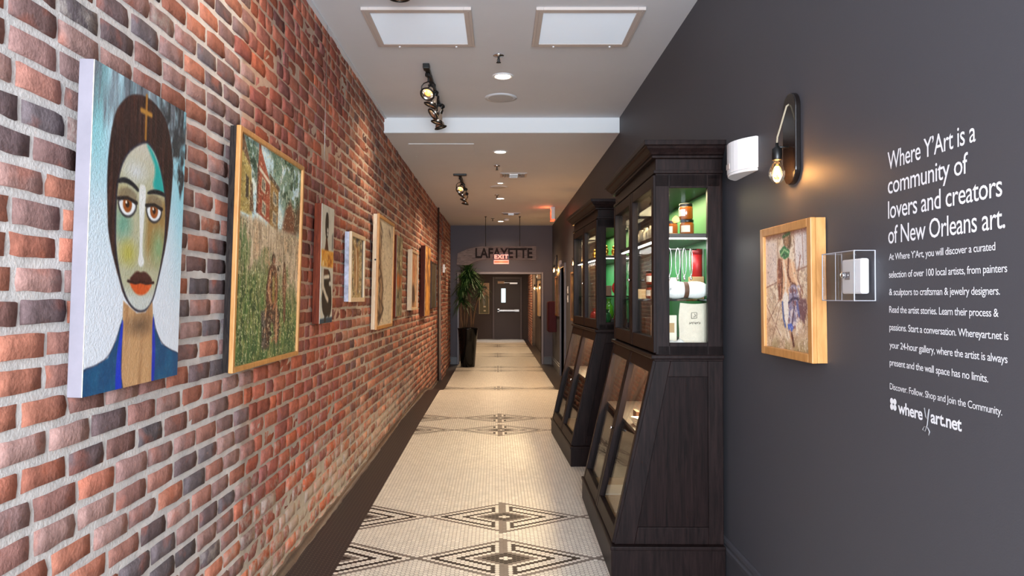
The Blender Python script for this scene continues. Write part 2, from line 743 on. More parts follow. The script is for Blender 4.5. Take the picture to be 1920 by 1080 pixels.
def fbm(shape, cells, octaves=4, seed=0):
    r = np.random.default_rng(seed)
    h, w = shape
    out = np.zeros(shape)
    amp, tot = 1.0, 0.0
    cy, cx = cells
    for _ in range(octaves):
        g = r.random((int(cy) + 3, int(cx) + 3))
        y = np.linspace(0, cy, h)
        x = np.linspace(0, cx, w)
        yi, xi = y.astype(int), x.astype(int)
        fy, fx = (y - yi), (x - xi)
        fy = (fy * fy * (3 - 2 * fy))[:, None]
        fx = (fx * fx * (3 - 2 * fx))[None]
        a = g[yi][:, xi]
        b = g[yi][:, xi + 1]
        cc = g[yi + 1][:, xi]
        dd = g[yi + 1][:, xi + 1]
        out += amp * ((a * (1 - fx) + b * fx) * (1 - fy) + (cc * (1 - fx) + dd * fx) * fy)
        tot += amp
        amp *= 0.55
        cy, cx = cy * 2, cx * 2
    return out / tot


PAL_A = [(152, 116, 108), (130, 102, 98), (108, 88, 88), (160, 100, 82), (146, 112, 106), (168, 108, 88), (104, 92, 94), (140, 100, 92), (166, 130, 122), (118, 90, 86), (150, 104, 92)]
PAL_B = [(156, 88, 70), (146, 78, 62), (166, 98, 78), (138, 78, 68), (128, 78, 72), (160, 86, 62), (152, 94, 82)]
PAL_C = [(154, 98, 78), (142, 86, 70), (166, 108, 86), (126, 82, 72), (108, 78, 74), (150, 102, 86), (176, 126, 104), (136, 88, 74)]


def brick_mesh(name, y0, y1, z0, z1, zone_of, course=0.0790, seed=3):
    """bricks facing +x on the plane x=0, running along y: real blocks in a bed of mortar, one mesh each"""
    r = np.random.default_rng(seed)
    rects, cols, smear, depth = [], [], [], []
    nz = int(math.ceil((z1 - z0) / course))
    for k in range(nz):
        zb = z0 + k * course
        zt = min(zb + course, z1 + 0.02)
        y = y0 - r.random() * 0.18 - (0.088 if k % 2 else 0)
        jit = r.normal(0, 0.035)
        while y < y1:
            zn = zone_of(y - jit, zb)
            L = 0.178 if zn != 'B' else (0.190 if r.random() < 0.62 else 0.098)
            if zn == 'C' and r.random() < 0.18:
                L = 0.095
            L *= 1 + r.normal(0, 0.03)
            jo = {'A': 0.0145, 'B': 0.010, 'C': 0.012}[zn]
            a, b = y + jo / 2, y + L - jo / 2
            jz = {'A': 0.018, 'B': 0.010, 'C': 0.0135}[zn]
            yy0, yy1 = max(a, y0), min(b, y1)
            if yy1 - yy0 > 0.025:
                rects.append((yy0, yy1, zb + jz / 2 + r.normal(0, 0.0015), zt - jz / 2 + r.normal(0, 0.0015)))
                pal = {'A': PAL_A, 'B': PAL_B, 'C': PAL_C}[zn]
                c = np.array(pal[r.integers(len(pal))], float)
                c *= 1 + r.normal(0, 0.07)
                cols.append(c)
                s = r.normal(-0.07, 0.05)
                if zn == 'A' and r.random() < 0.05:
                    s = 0.16
                if zn == 'B':
                    s += 0.02
                low = np.clip((1.05 - zb) / 0.85, 0, 1) ** 1.4
                if 2.95 < y < 9:
                    s += 0.30 * low * (0.75 + 0.5 * r.random())
                smear.append(s)
                depth.append(float(np.clip(r.normal(0, 0.0016 if zn != 'B' else 0.0028), -0.004, 0.006)))
            y += L
    n = len(rects)
    R = np.array(rects)
    us = np.array([0.0, 0.025, 0.3, 0.7, 0.975, 1.0])
    vs = np.array([0.0, 0.06, 0.5, 0.94, 1.0])
    nu, nv = len(us), len(vs)
    U, Vv = np.meshgrid(us, vs)
    V = np.zeros((n, nv, nu, 3))
    wy = (R[:, 1] - R[:, 0])
    V[..., 1] = R[:, 0][:, None, None] + U[None] * wy[:, None, None]
    V[..., 2] = R[:, 2][:, None, None] + Vv[None] * (R[:, 3] - R[:, 2])[:, None, None]
    rim = (U == 0) | (U == 1) | (Vv == 0) | (Vv == 1)
    V[..., 0] = np.where(rim, -0.012, 0.0)[None] + np.array(depth)[:, None, None]
    corner = ((U < 0.03) | (U > 0.97)) & ((Vv < 0.07) | (Vv > 0.93)) & ~rim
    V[..., 0] -= corner[None] * 0.002
    V[..., 0] += np.where(rim, 0, 1)[None] * r.normal(0, 0.0010, V.shape[:3])
    V[..., 1] += np.where(rim, 0.6, 1.0)[None] * r.normal(0, 0.0022, V.shape[:3])
    V[..., 2] += np.where(rim, 0.6, 1.0)[None] * r.normal(0, 0.0018, V.shape[:3])
    base = np.arange(nv * nu).reshape(nv, nu)
    q = np.stack([base[:-1, :-1], base[:-1, 1:], base[1:, 1:], base[1:, :-1]], -1).reshape(-1, 4)
    F = (np.arange(n) * nv * nu)[:, None, None] + q[None]
    C = np.repeat(lin_np(np.array(cols)), nv * nu, axis=0)
    SM = np.repeat(np.array(smear), nv * nu)
    return V.reshape(-1, 3), F.reshape(-1, 4), C, SM


def mortar_mesh(y0, y1, z0, z1, zone_of, step=0.04, seed=5):
    ny, nz = max(2, int((y1 - y0) / step)), max(2, int((z1 - z0) / step))
    y = np.linspace(y0, y1, ny)
    z = np.linspace(z0, z1, nz)
    Yg, Zg = np.meshgrid(y, z)
    rr = np.random.default_rng(seed)
    X = np.where(Yg < 3.0, -0.0060, -0.0042) + rr.normal(0, 0.0006, Yg.shape)
    V = np.stack([X, Yg, Zg], -1).reshape(-1, 3)
    b = np.arange(ny * nz).reshape(nz, ny)
    F = np.stack([b[:-1, :-1], b[:-1, 1:], b[1:, 1:], b[1:, :-1]], -1).reshape(-1, 4)
    cm = {'A': (200, 193, 188), 'B': (186, 156, 136), 'C': (188, 170, 154)}
    C = np.array([cm[zone_of(p[1], p[2])] for p in V], float)
    low = np.clip((1.25 - V[:, 2]) / 0.6, 0, 1)[:, None]
    zb = np.array([zone_of(p[1], p[2]) != 'A' for p in V])[:, None]
    C = np.where(zb, C * (1 - low) + np.array((162, 152, 142)) * low, C)
    return V, F, lin_np(C)


def brick_wall(name, x, y0, y1, z0, z1, zone_of, seed=3, rot=0.0, loc=None, thick=0.25):
    V1, F1, C1, S1 = brick_mesh(name, y0, y1, z0, z1, zone_of, seed=seed)
    V2, F2, C2 = mortar_mesh(y0, y1, z0, z1, zone_of)
    # solid backing
    bk = np.array([(-thick, y0, z0), (-thick, y1, z0), (-thick, y1, z1), (-thick, y0, z1), (-0.02, y0, z0), (-0.02, y1, z0), (-0.02, y1, z1), (-0.02, y0, z1)])
    bf = np.array([(0, 1, 2, 3), (4, 5, 6, 7), (0, 1, 5, 4), (1, 2, 6, 5), (2, 3, 7, 6), (3, 0, 4, 7)])
    V = np.concatenate([V1, V2, bk])
    F = np.concatenate([F1, F2 + len(V1), bf + len(V1) + len(V2)])
    C = np.concatenate([C1, C2, np.tile(lin((150, 132, 120)), (8, 1))])
    SM = np.concatenate([S1, np.zeros(len(V2) + 8)])
    o = obj_np(name, V, F, [m_brick, m_mortar], C, {'Smear': SM}, smooth=True)
    mi = np.zeros(len(F), np.int32)
    mi[len(F1):] = 1
    o.data.polygons.foreach_set('material_index', mi)
    if loc:
        o.location = loc
        o.rotation_euler = (0, 0, rot)
    else:
        o.location = (x, 0, 0)
    return struct(o)


def zone_left(y, z):
    return 'A' if y < 3.0 else ('B' if y < 4.9 else 'C')


brick_wall('wall_left', XL, -2.4, 13.30, -0.10, 3.13, zone_left)
brick_wall('wall_left_pier', XL + 0.075, 12.35, 13.30, -0.12, 2.42, lambda y, z: 'C', seed=8)
brick_wall('wall_left_end', XL + 0.02, 13.30, YE, -0.12, 3.0, lambda y, z: 'C', seed=9)
# uneven cove of dark tile where the floor meets the old bricks
rc = np.random.default_rng(31)
ys_ = np.arange(-0.5, 12.3, 0.06)
top_ = 0.030 + 0.010 * np.sin(ys_ * 2.1) + rc.normal(0, 0.005, len(ys_))
out_ = 0.034 + 0.008 * np.sin(ys_ * 1.3 + 1) + rc.normal(0, 0.003, len(ys_))
w = MB()
vs, fs = [], []
for y_, t_, o_ in zip(ys_, top_, out_):
    f_ = fzf(y_)
    vs += [(XL + o_, y_, f_ + 0.001), (XL + o_ * 0.55, y_, f_ + t_ * 0.22), (XL + o_ * 0.25, y_, f_ + t_ * 0.62), (XL + o_ * 0.16, y_, f_ + t_), (XL - 0.01, y_, f_ + t_ * 0.92)]
for i in range(len(ys_) - 1):
    for k in range(4):
        fs.append((i * 5 + k, i * 5 + k + 1, (i + 1) * 5 + k + 1, (i + 1) * 5 + k))
w.add(vs, fs, 0, True)
struct(w.build('trim_floor_left', M('cove_tile', (72, 58, 54), 0.35, var=0.4, vscale=60)))

# ------------------------------------------------------------------ ceilings, beam, right wall, end wall, room beyond
w = MB().box((XL - 0.25, -2.4, ZC1), (XR + 0.25, YB, ZC1 + 0.12))
struct(w.build('ceiling', m_ceil))
w = MB().box((XL - 0.25, YB, ZC2), (XR + 0.25, YE + 0.2, ZC2 + 0.3))
struct(w.build('ceiling_low', m_ceil))
w = MB().box((XL - 0.01, YB - 0.012, ZC2 + 0.001), (XR + 0.01, YB + 0.01, ZC1 + 0.01))
struct(w.build('beam', m_soffit))
w = MB().box((XL - 0.01, -2.4, ZC1 - 0.012), (XL + 0.022, YB - 0.012, ZC1 + 0.005))
struct(w.build('trim_ceiling', m_ceil))
DY0, DY1, DZ = 12.20, 13.05, 1.93
w = MB().box((XR, -2.4, -0.15), (XR + 0.2, DY0, 3.2))
w.box((XR, DY1, -0.15), (XR + 0.2, YE, 3.2))
w.box((XR, DY0, DZ), (XR + 0.2, DY1, 3.2))
struct(w.build('wall_right', m_grey))
# end wall with its opening
OX0, OX1, OZ = -0.90, 0.90, 1.90
w = MB().box((XL - 0.2, YE, -0.2), (OX0, YE + 0.16, 3.1))
w.box((OX1, YE, -0.2), (XR + 0.2, YE + 0.16, 3.1))
w.box((OX0, YE, OZ), (OX1, YE + 0.16, 3.1))
struct(w.build('wall_end', m_dim))
w = MB()
tw = 0.045
w.box((OX0 - tw, YE - 0.02, -0.08), (OX0, YE + 0.17, OZ + tw))
w.box((OX1, YE - 0.02, -0.08), (OX1 + tw, YE + 0.17, OZ + tw))
w.box((OX0, YE - 0.02, OZ), (OX1, YE + 0.17, OZ + tw))
struct(w.build('trim_opening', m_trimpaint, bevel=0.006))
# room beyond
BXL, BXR = -1.25, 1.06
w = MB().box((BXL - 0.2, YE + 0.16, -0.2), (BXL, YBACK, 2.75))
struct(w.build('wall_beyond_left', m_brown))
w = MB().box((BXR, YE + 0.16, -0.2), (BXR + 0.2, YBACK, 2.75))
struct(w.build('wall_beyond_right', m_brown))
w = MB().box((BXL - 0.2, YBACK, -0.2), (BXR + 0.2, YBACK + 0.2, 2.75))
struct(w.build('wall_beyond_back', m_brown))
w = MB().box((BXL - 0.2, YE + 0.16, 2.6), (BXR + 0.2, YBACK + 0.2, 2.75))
struct(w.build('ceiling_beyond', m_ceil))
brick_wall('wall_beyond_pier', 0, 0.0, 3.2, -0.12, 2.6, lambda y, z: 'C', seed=21, rot=PI, loc=(0.965, YBACK, 0), thick=0.1)


def profile_strip(name, pts, x_or_y, a, b, mat, side):
    """a moulding profile (out, z) run along y on the wall plane x_or_y"""
    p = [(x_or_y - side * o, z) for o, z in pts]
    w_ = MB().prism(p, 'y', a, b)
    return struct(w_.build(name, mat))


BP = [(0, 0), (0.018, 0), (0.018, 0.125), (0.022, 0.13), (0.022, 0.150), (0.013, 0.155), (0.013, 0.165), (0.016, 0.170), (0.012, 0.185), (0.004, 0.19), (0, 0.19)]
profile_strip('baseboard_right', [(o, z + (-0.001)) for o, z in BP], XR, -2.4, DY0 - 0.07, m_base, 1)
profile_strip('baseboard_right_far', [(o, z - 0.072) for o, z in BP], XR, DY1 + 0.07, YE, m_base, 1)
for nm, a, b in (('baseboard_end', XL, OX0 - tw), ('baseboard_end_right', OX1 + tw, XR)):
    w = MB().box((a, YE - 0.018, -0.08), (b, YE, 0.10)).box((a, YE - 0.024, 0.075), (b, YE, 0.095))
    struct(w.build(nm, m_base, bevel=0.003))

# door in the right wall, beyond the cabinets
w = MB().box((XR + 0.06, DY0, -0.08), (XR + 0.10, DY1, DZ))
d1 = struct(w.build('door_1', m_dim))
w = MB()
w.box((XR - 0.03, DY0 - 0.07, -0.08), (XR + 0.06, DY0, DZ + 0.07))
w.box((XR - 0.03, DY1, -0.08), (XR + 0.06, DY1 + 0.07, DZ + 0.07))
w.box((XR - 0.03, DY0, DZ), (XR + 0.06, DY1, DZ + 0.07))
struct(w.build('door_frame', M('door_casing_paint', (84, 84, 98), 0.35), d1, bevel=0.004))
w = MB().tube([(XR + 0.06, DY0 + 0.08, 0.92), (XR + 0.0, DY0 + 0.08, 0.92), (XR + 0.0, DY0 + 0.19, 0.92)], 0.010)
w.build('door_handle', m_alu, d1)

# the far exit door, facing us
d2 = struct(MB().box((-0.20, YBACK - 0.045, -0.07), (0.69, YBACK - 0.005, 2.03)).build('door_2', M('exit_door_paint', (52, 35, 29), 0.5), bevel=0.004))
w = MB()
w.box((-0.27, YBACK - 0.07, -0.07), (-0.20, YBACK, 2.10))
w.box((0.69, YBACK - 0.07, -0.07), (0.76, YBACK, 2.10))
w.box((-0.20, YBACK - 0.07, 2.03), (0.69, YBACK, 2.10))
w.build('door_frame', M('exit_door_frame_paint', (74, 56, 52), 0.45), d2, bevel=0.004)
w = MB().box((0.035, YBACK - 0.06, 1.21), (0.185, YBACK - 0.04, 1.70))
w.build('glass_panel', m_daywin, d2)
w = MB().box((-0.10, YBACK - 0.12, 0.90), (0.55, YBACK - 0.075, 0.96)).box((-0.10, YBACK - 0.12, 0.88), (-0.03, YBACK - 0.04, 1.0)).box((0.49, YBACK - 0.1, 0.89), (0.66, YBACK - 0.04, 0.97))
w.build('push_bar', m_alu, d2, bevel=0.006)
w = MB().box((0.33, YBACK - 0.12, 1.85), (0.60, YBACK - 0.04, 1.91)).box((0.12, YBACK - 0.09, 1.89), (0.40, YBACK - 0.06, 1.91))
w.build('door_closer', m_alu, d2, bevel=0.004)
w = MB().box((-0.09, YBACK - 0.055, 1.87), (0.15, YBACK - 0.04, 1.95))
w.build('door_sign', m_plate, d2)
lamp('added_far_warm_light', 'AREA', (-0.1, 18.2, 2.58), 44, (1.0, 0.74, 0.47), (0, 0, 0), 0.5)  # unseen warm area light, added to brighten the far floor
lamp('added_far_warm_light', 'AREA', (-0.1, 21.6, 2.58), 40, (1.0, 0.70, 0.42), (0, 0, 0), 0.5)  # another added light, lifting the dark banner and back wall
lamp('added_far_floor_spot', 'SPOT', (0.0, 23.55, 2.58), 90, (0.9, 0.95, 1.0), (0, 0, 0), 0.1, spot=math.radians(58), blend=0.6)  # unseen spot added to whiten the floor strip before the exit door

# ------------------------------------------------------------------ paint: pictures mixed in numpy, laid on canvas meshes as their own colour


class Art:
    def __init__(self, w, h, base=(255, 255, 255), seed=1):
        self.w, self.h = w, h
        self.u, self.v = np.meshgrid((np.arange(w) + 0.5) / w, (np.arange(h) + 0.5) / h)
        self.asp = h / w
        self.c = np.ones((h, w, 3)) * np.array(base, float)
        self.seed = seed

    def n(self, cu, cv, octv=4):
        self.seed += 1
        f = fbm((self.h, self.w), (cv, cu), octv, self.seed)
        return (f - f.min()) / (f.max() - f.min() + 1e-9)

    def put(self, a, col):
        a = np.clip(a, 0, 1)[..., None]
        self.c = self.c * (1 - a) + np.array(col, float) * a
        return self

    def sd(self, pts):
        """signed distance to a polygon (inside negative), in widths"""
        P = np.array(pts, float)
        px, py = self.u, self.v * self.asp
        q = P.copy()
        q[:, 1] *= self.asp
        d = np.full(px.shape, 1e9)
        ins = np.zeros(px.shape, bool)
        m = len(q)
        for i in range(m):
            a, b = q[i], q[(i + 1) % m]
            e = b - a
            L = max(e @ e, 1e-12)
            t = np.clip(((px - a[0]) * e[0] + (py - a[1]) * e[1]) / L, 0, 1)
            d = np.minimum(d, np.hypot(px - a[0] - t * e[0], py - a[1] - t * e[1]))
            cr = ((a[1] > py) != (b[1] > py)) & (px < (b[0] - a[0]) * (py - a[1]) / (b[1] - a[1] + 1e-12) + a[0])
            ins ^= cr
        return np.where(ins, -d, d)

    def poly(self, pts, col, soft=0.008, a=1.0, smooth=True):
        P = pts
        if smooth and len(P) > 5:
            P = chaikin(P)
        s = self.sd(P)
        return self.put(a * np.clip(0.5 - s / soft, 0, 1), col)

    def mask(self, pts, soft=0.008, smooth=True):
        P = chaikin(pts) if smooth and len(pts) > 5 else pts
        return np.clip(0.5 - self.sd(P) / soft, 0, 1)

    def edge(self, pts, col, wd=0.008, a=1.0):
        P = chaikin(pts) if len(pts) > 5 else pts
        s = np.abs(self.sd(P))
        return self.put(a * np.clip(1.2 - s / wd, 0, 1), col)

    def line(self, pts, col, wd=0.01, a=1.0, soft=0.5):
        px, py = self.u, self.v * self.asp
        d = np.full(px.shape, 1e9)
        for p0, p1 in zip(pts[:-1], pts[1:]):
            ax, ay = p0[0], p0[1] * self.asp
            ex, ey = p1[0] - ax, p1[1] * self.asp - ay
            L = max(ex * ex + ey * ey, 1e-12)
            t = np.clip(((px - ax) * ex + (py - ay) * ey) / L, 0, 1)
            d = np.minimum(d, np.hypot(px - ax - t * ex, py - ay - t * ey))
        return self.put(a * np.clip(1 + soft - d / wd, 0, 1), col)

    def ell(self, cx, cy, rx, ry, col, soft=0.15, a=1.0):
        d = np.hypot((self.u - cx) / rx, (self.v - cy) / ry)
        return self.put(a * np.clip((1 - d) / soft + 0.5, 0, 1), col)


def chaikin(P, k=2):
    P = np.array(P, float)
    for _ in range(k):
        Q = np.roll(P, -1, 0)
        P = np.stack([P * 0.75 + Q * 0.25, P * 0.25 + Q * 0.75], 1).reshape(-1, 2)
    return P


def canvas_obj(name, art, w, h, y, z0, parent, mat=None, side=None, depth=0.02):
    """a painted face w x h in the local xz plane at y (towards us is -y), centred on x=0, standing on z0"""
    H, W = art.h, art.w
    x = np.linspace(-w / 2, w / 2, W)
    z = np.linspace(z0 + h, z0, H)
    X, Z = np.meshgrid(x, z)
    V = np.stack([X, np.full_like(X, y), Z], -1).reshape(-1, 3)
    b = np.arange(H * W).reshape(H, W)
    F = np.stack([b[:-1, :-1], b[1:, :-1], b[1:, 1:], b[:-1, 1:]], -1).reshape(-1, 4)
    C = lin_np(np.clip(art.c, 0, 255)).reshape(-1, 3)
    nb = np.array([(-w / 2, y + 0.0006, z0), (w / 2, y + 0.0006, z0), (w / 2, y + 0.0006, z0 + h), (-w / 2, y + 0.0006, z0 + h),
                   (-w / 2, y + depth, z0), (w / 2, y + depth, z0), (w / 2, y + depth, z0 + h), (-w / 2, y + depth, z0 + h)])
    bf = np.array([(4, 7, 6, 5), (0, 1, 5, 4), (1, 2, 6, 5), (2, 3, 7, 6), (3, 0, 4, 7)])
    V = np.concatenate([V, nb])
    F = np.concatenate([F, bf + H * W])
    C = np.concatenate([C, np.tile(lin((210, 200, 186)), (8, 1))])
    o = obj_np(name, V, F, [mat or m_paint, side or m_linen], C, parent=parent)
    mi = np.zeros(len(F), np.int32)
    mi[-5:] = 1
    o.data.polygons.foreach_set('material_index', mi)
    return o


def framed(name, label, along, zbot, w, h, wall, art, fw, depth, front, side, group=None, tilt=0.0, lip=0.012, canvas_name='canvas', cat='painting', face=None):
    """a framed picture; along = position on the wall, zbot = bottom edge"""
    off = 0.006 if wall == 'L' else 0.0
    if wall == 'L':
        loc, rz = (XL + off, along, zbot), LEFT
    elif wall == 'R':
        loc, rz = (XR, along, zbot), RIGHT
    elif wall == 'BR':
        loc, rz = (BXR - 0.001, along, zbot), RIGHT
    else:
        loc, rz = (along, wall, zbot), 0
    t = thing(name, label, cat, loc, (tilt, 0, rz), group)
    if fw > 0:
        f = MB()
        d0, d1 = -depth, -depth + lip * 1.6
        f.box((-w / 2, d0, 0), (-w / 2 + fw, d1, h)).box((w / 2 - fw, d0, 0), (w / 2, d1, h))
        f.box((-w / 2 + fw, d0, 0), (w / 2 - fw, d1, fw)).box((-w / 2 + fw, d0, h - fw), (w / 2 - fw, d1, h))
        f.build('frame', front, t, bevel=0.003)
        s = MB()
        i = 0.010 if front is not side else 0.004
        s.box((-w / 2 + i * 0.3, d1, i * 0.3), (-w / 2 + i * 0.3 + 0.014, 0.0, h - i * 0.3)).box((w / 2 - 0.014 - i * 0.3, d1, i * 0.3), (w / 2 - i * 0.3, 0.0, h - i * 0.3))
        s.box((-w / 2 + 0.016, d1, i * 0.3), (w / 2 - 0.016, 0.0, i * 0.3 + 0.014)).box((-w / 2 + 0.016, d1, h - 0.014 - i * 0.3), (w / 2 - 0.016, 0.0, h - i * 0.3))
        s.build('frame_side', side, t)
        canvas_obj(canvas_name, art, w - 2 * fw + 0.004, h - 2 * fw + 0.004, -depth + lip, fw - 0.002, t, face, depth=0.01)
    else:
        s = MB().box((-w / 2, -depth + 0.003, 0), (w / 2, 0.0, h))
        s.build('stretcher_side', side, t, bevel=0.002)
        canvas_obj(canvas_name, art, w - 0.002, h - 0.002, -depth, 0.001, t, face, depth=0.003)
    return t


# --- the large portrait of a woman with parted dark hair
def art_portrait():
    A = Art(200, 332, (214, 220, 226), 3)
    n1 = A.n(6, 3)
    n2 = A.n(30, 6)
    # ground: turquoise and grey top, white below
    A.put(np.clip(1.25 - A.v * 1.7, 0, 1) * (0.35 + 0.65 * n1), (150, 200, 212))
    A.put(np.clip((A.u - 0.80) / 0.15, 0, 1) * np.clip(1.3 - A.v * 1.6, 0, 1), (132, 200, 214))
    A.put(np.clip(0.42 - A.v, 0, 1) * 2.2 * np.clip((0.16 - A.u) / 0.1, 0, 1), (112, 190, 190))
    top = np.clip((0.20 + 0.10 * (n2 - 0.5) - A.v) / 0.08, 0, 1)
    A.put(top * np.clip(n2 * 1.6 - 0.1, 0, 1), (110, 116, 122))
    A.put(top * np.clip(A.n(40, 8) * 3 - 1.6, 0, 1) * np.clip((A.u - 0.15) * 3, 0, 1), (52, 54, 58))
    rt = np.clip((A.u - 0.62) / 0.1, 0, 1) * np.clip((0.30 - A.v + 0.14 * (A.n(18, 3) - 0.4)) / 0.04, 0, 1)
    A.put(rt * np.clip(A.n(22, 18) * 4 - 1.5, 0, 1), (50, 52, 54))
    A.put(np.clip((A.v - 0.35) * 2.0, 0, 1) * 0.7, (224, 226, 232))
    hair = [(0.345, 0.042), (0.246, 0.088), (0.185, 0.139), (0.148, 0.245), (0.142, 0.346), (0.159, 0.445), (0.172, 0.506), (0.231, 0.586), (0.289, 0.647), (0.349, 0.709), (0.48, 0.755), (0.617, 0.738), (0.688, 0.677), (0.751, 0.587), (0.803, 0.489), (0.83, 0.372), (0.846, 0.244), (0.826, 0.169), (0.766, 0.087), (0.669, 0.044), (0.518, 0.022)]
    m = A.mask(hair, 0.012)
    A.put(m, (40, 22, 20))
    A.put(m * np.clip(A.n(60, 8) * 2.2 - 0.9, 0, 1) * 0.7, (92, 50, 38))
    face = [(0.51, 0.176), (0.369, 0.216), (0.281, 0.27), (0.241, 0.336), (0.232, 0.414), (0.239, 0.531), (0.268, 0.597), (0.318, 0.668), (0.388, 0.722), (0.479, 0.752), (0.577, 0.752), (0.651, 0.72), (0.703, 0.652), (0.754, 0.556), (0.778, 0.471), (0.77, 0.37), (0.745, 0.314), (0.698, 0.254), (0.634, 0.204), (0.558, 0.18)]
    m = A.mask(face, 0.012)
    A.put(m, (176, 172, 140))
    A.put(m * np.clip((0.34 - A.v) / 0.14, 0, 1), (198, 190, 172))
    A.put(m * np.clip(1 - np.hypot((A.u - 0.42) / 0.16, (A.v - 0.29) / 0.05), 0, 1), (206, 206, 204))
    A.put(m * np.clip((A.u - 0.52) / 0.06, 0, 1) * np.clip((A.v - 0.34) / 0.04, 0, 1) * np.clip((0.62 - A.v) / 0.1, 0, 1) * 0.85, (150, 112, 56))
    A.put(m * np.clip(1 - np.hypot((A.u - 0.70) / 0.12, (A.v - 0.53) / 0.09), 0, 1) * 1.2, (134, 158, 112))
    A.put(m * np.clip(1 - np.hypot((A.u - 0.31) / 0.12, (A.v - 0.47) / 0.07), 0, 1) * 1.3, (112, 156, 132))
    A.put(m * np.clip(1 - np.hypot((A.u - 0.37) / 0.13, (A.v - 0.56) / 0.06), 0, 1) * 1.2, (176, 166, 78))
    A.put(m * np.clip(1 - np.hypot((A.u - 0.30) / 0.08, (A.v - 0.37) / 0.04), 0, 1), (170, 148, 92))
    A.put(m * np.clip((A.v - 0.66) / 0.05, 0, 1), (196, 198, 190))
    A.put(m * np.clip(A.n(30, 30) * 2 - 1.1, 0, 1) * 0.25, (236, 230, 206))
    teal = [(0.515, 0.181), (0.575, 0.189), (0.698, 0.254), (0.748, 0.322), (0.735, 0.334), (0.595, 0.330), (0.642, 0.261), (0.581, 0.217)]
    A.poly(teal, (30, 160, 152), 0.03)
    A.edge(face, (28, 24, 40), 0.010, 0.85)
    A.poly([(0.239, 0.341), (0.257, 0.325), (0.318, 0.317), (0.394, 0.325), (0.463, 0.343), (0.454, 0.356), (0.385, 0.340), (0.31, 0.335), (0.259, 0.343)], (22, 22, 28), 0.01)
    A.poly([(0.543, 0.354), (0.556, 0.34), (0.633, 0.327), (0.702, 0.326), (0.761, 0.332), (0.763, 0.345), (0.691, 0.342), (0.617, 0.345)], (20, 20, 28), 0.01)
    A.poly([(0.451, 0.333), (0.505, 0.320), (0.540, 0.338), (0.52, 0.462), (0.515, 0.553), (0.549, 0.588), (0.511, 0.605), (0.469, 0.59), (0.487, 0.554), (0.48, 0.465)], (224, 222, 216), 0.012)
    for cx, cy, rx in ((0.345, 0.405, 0.096), (0.633, 0.405, 0.094)):
        A.ell(cx, cy - 0.026, rx * 1.0, 0.030, (122, 104, 80), 0.3, 0.8)
        lower = [(cx - rx, cy - 0.012), (cx - rx * 0.8, cy + 0.020), (cx - rx * 0.3, cy + 0.038), (cx + rx * 0.35, cy + 0.036), (cx + rx * 0.85, cy + 0.016), (cx + rx, cy - 0.012), (cx, cy - 0.022)]
        A.poly(lower, (232, 232, 232), 0.01)
        A.edge(lower, (34, 30, 34), 0.010, 0.9)
        A.ell(cx, cy - 0.002, 0.046, 0.026, (150, 76, 26), 0.2)
        A.ell(cx, cy - 0.002, 0.020, 0.011, (44, 22, 14), 0.3)
        A.ell(cx - 0.012, cy - 0.008, 0.009, 0.005, (236, 220, 200), 0.4)
        A.line([(cx - rx, cy - 0.014), (cx, cy - 0.023), (cx + rx, cy - 0.014)], (30, 22, 24), 0.010)
    A.poly([(0.377, 0.650), (0.434, 0.625), (0.472, 0.615), (0.507, 0.621), (0.547, 0.615), (0.601, 0.626), (0.657, 0.652), (0.512, 0.660)], (70, 32, 26), 0.012)
    A.poly([(0.384, 0.652), (0.45, 0.656), (0.512, 0.655), (0.58, 0.656), (0.65, 0.654), (0.592, 0.690), (0.512, 0.700), (0.443, 0.688)], (206, 84, 34), 0.014)
    A.line([(0.377, 0.651), (0.46, 0.657), (0.512, 0.652), (0.57, 0.657), (0.657, 0.653)], (50, 20, 18), 0.008)
    neck = [(0.339, 0.716), (0.339, 0.793), (0.332, 0.906), (0.341, 0.961), (0.379, 1.02), (0.684, 1.02), (0.676, 0.812), (0.651, 0.72), (0.577, 0.756), (0.48, 0.757)]
    m = A.mask(neck, 0.012, False)
    A.put(m, (196, 150, 104))
    A.put(m * np.clip(A.n(26, 4) * 2 - 0.8, 0, 1) * 0.6, (150, 104, 66))
    A.put(m * np.clip(1 - np.hypot((A.u - 0.52) / 0.2, (A.v - 0.80) / 0.05), 0, 1), (112, 84, 62))
    dl = [(-0.02, 0.918), (0.10, 0.912), (0.213, 0.893), (0.289, 0.837), (0.336, 0.77), (0.341, 0.884), (0.341, 0.961), (0.379, 1.02), (-0.02, 1.02)]
    dr = [(1.02, 0.918), (0.90, 0.90), (0.779, 0.872), (0.694, 0.813), (0.669, 0.764), (0.688, 0.9), (0.678, 1.02), (1.02, 1.02)]
    for p in (dl, dr):
        m = A.mask(p, 0.010, False)
        A.put(m, (14, 70, 112))
        A.put(m * np.clip(A.n(10, 10) * 2 - 0.9, 0, 1) * 0.7, (18, 100, 136))
        A.edge(p, (30, 26, 50), 0.007, 0.6)
    A.poly([(0.336, 0.77), (0.35, 0.793), (0.332, 0.906), (0.362, 1.02), (0.290, 1.02), (0.289, 0.916), (0.306, 0.849)], (24, 52, 186), 0.01)
    A.poly([(0.668, 0.76), (0.690, 0.813), (0.709, 0.901), (0.704, 1.02), (0.672, 1.02), (0.669, 0.899), (0.660, 0.807)], (24, 46, 170), 0.01)
    A.line([(0.506, 0.022), (0.509, 0.168)], (160, 106, 40), 0.011)
    A.line([(0.455, 0.079), (0.562, 0.079)], (176, 124, 50), 0.014)
    A.put(np.clip(A.n(60, 90) - 0.5, 0, 1) * 0.2, (250, 250, 250))
    return A


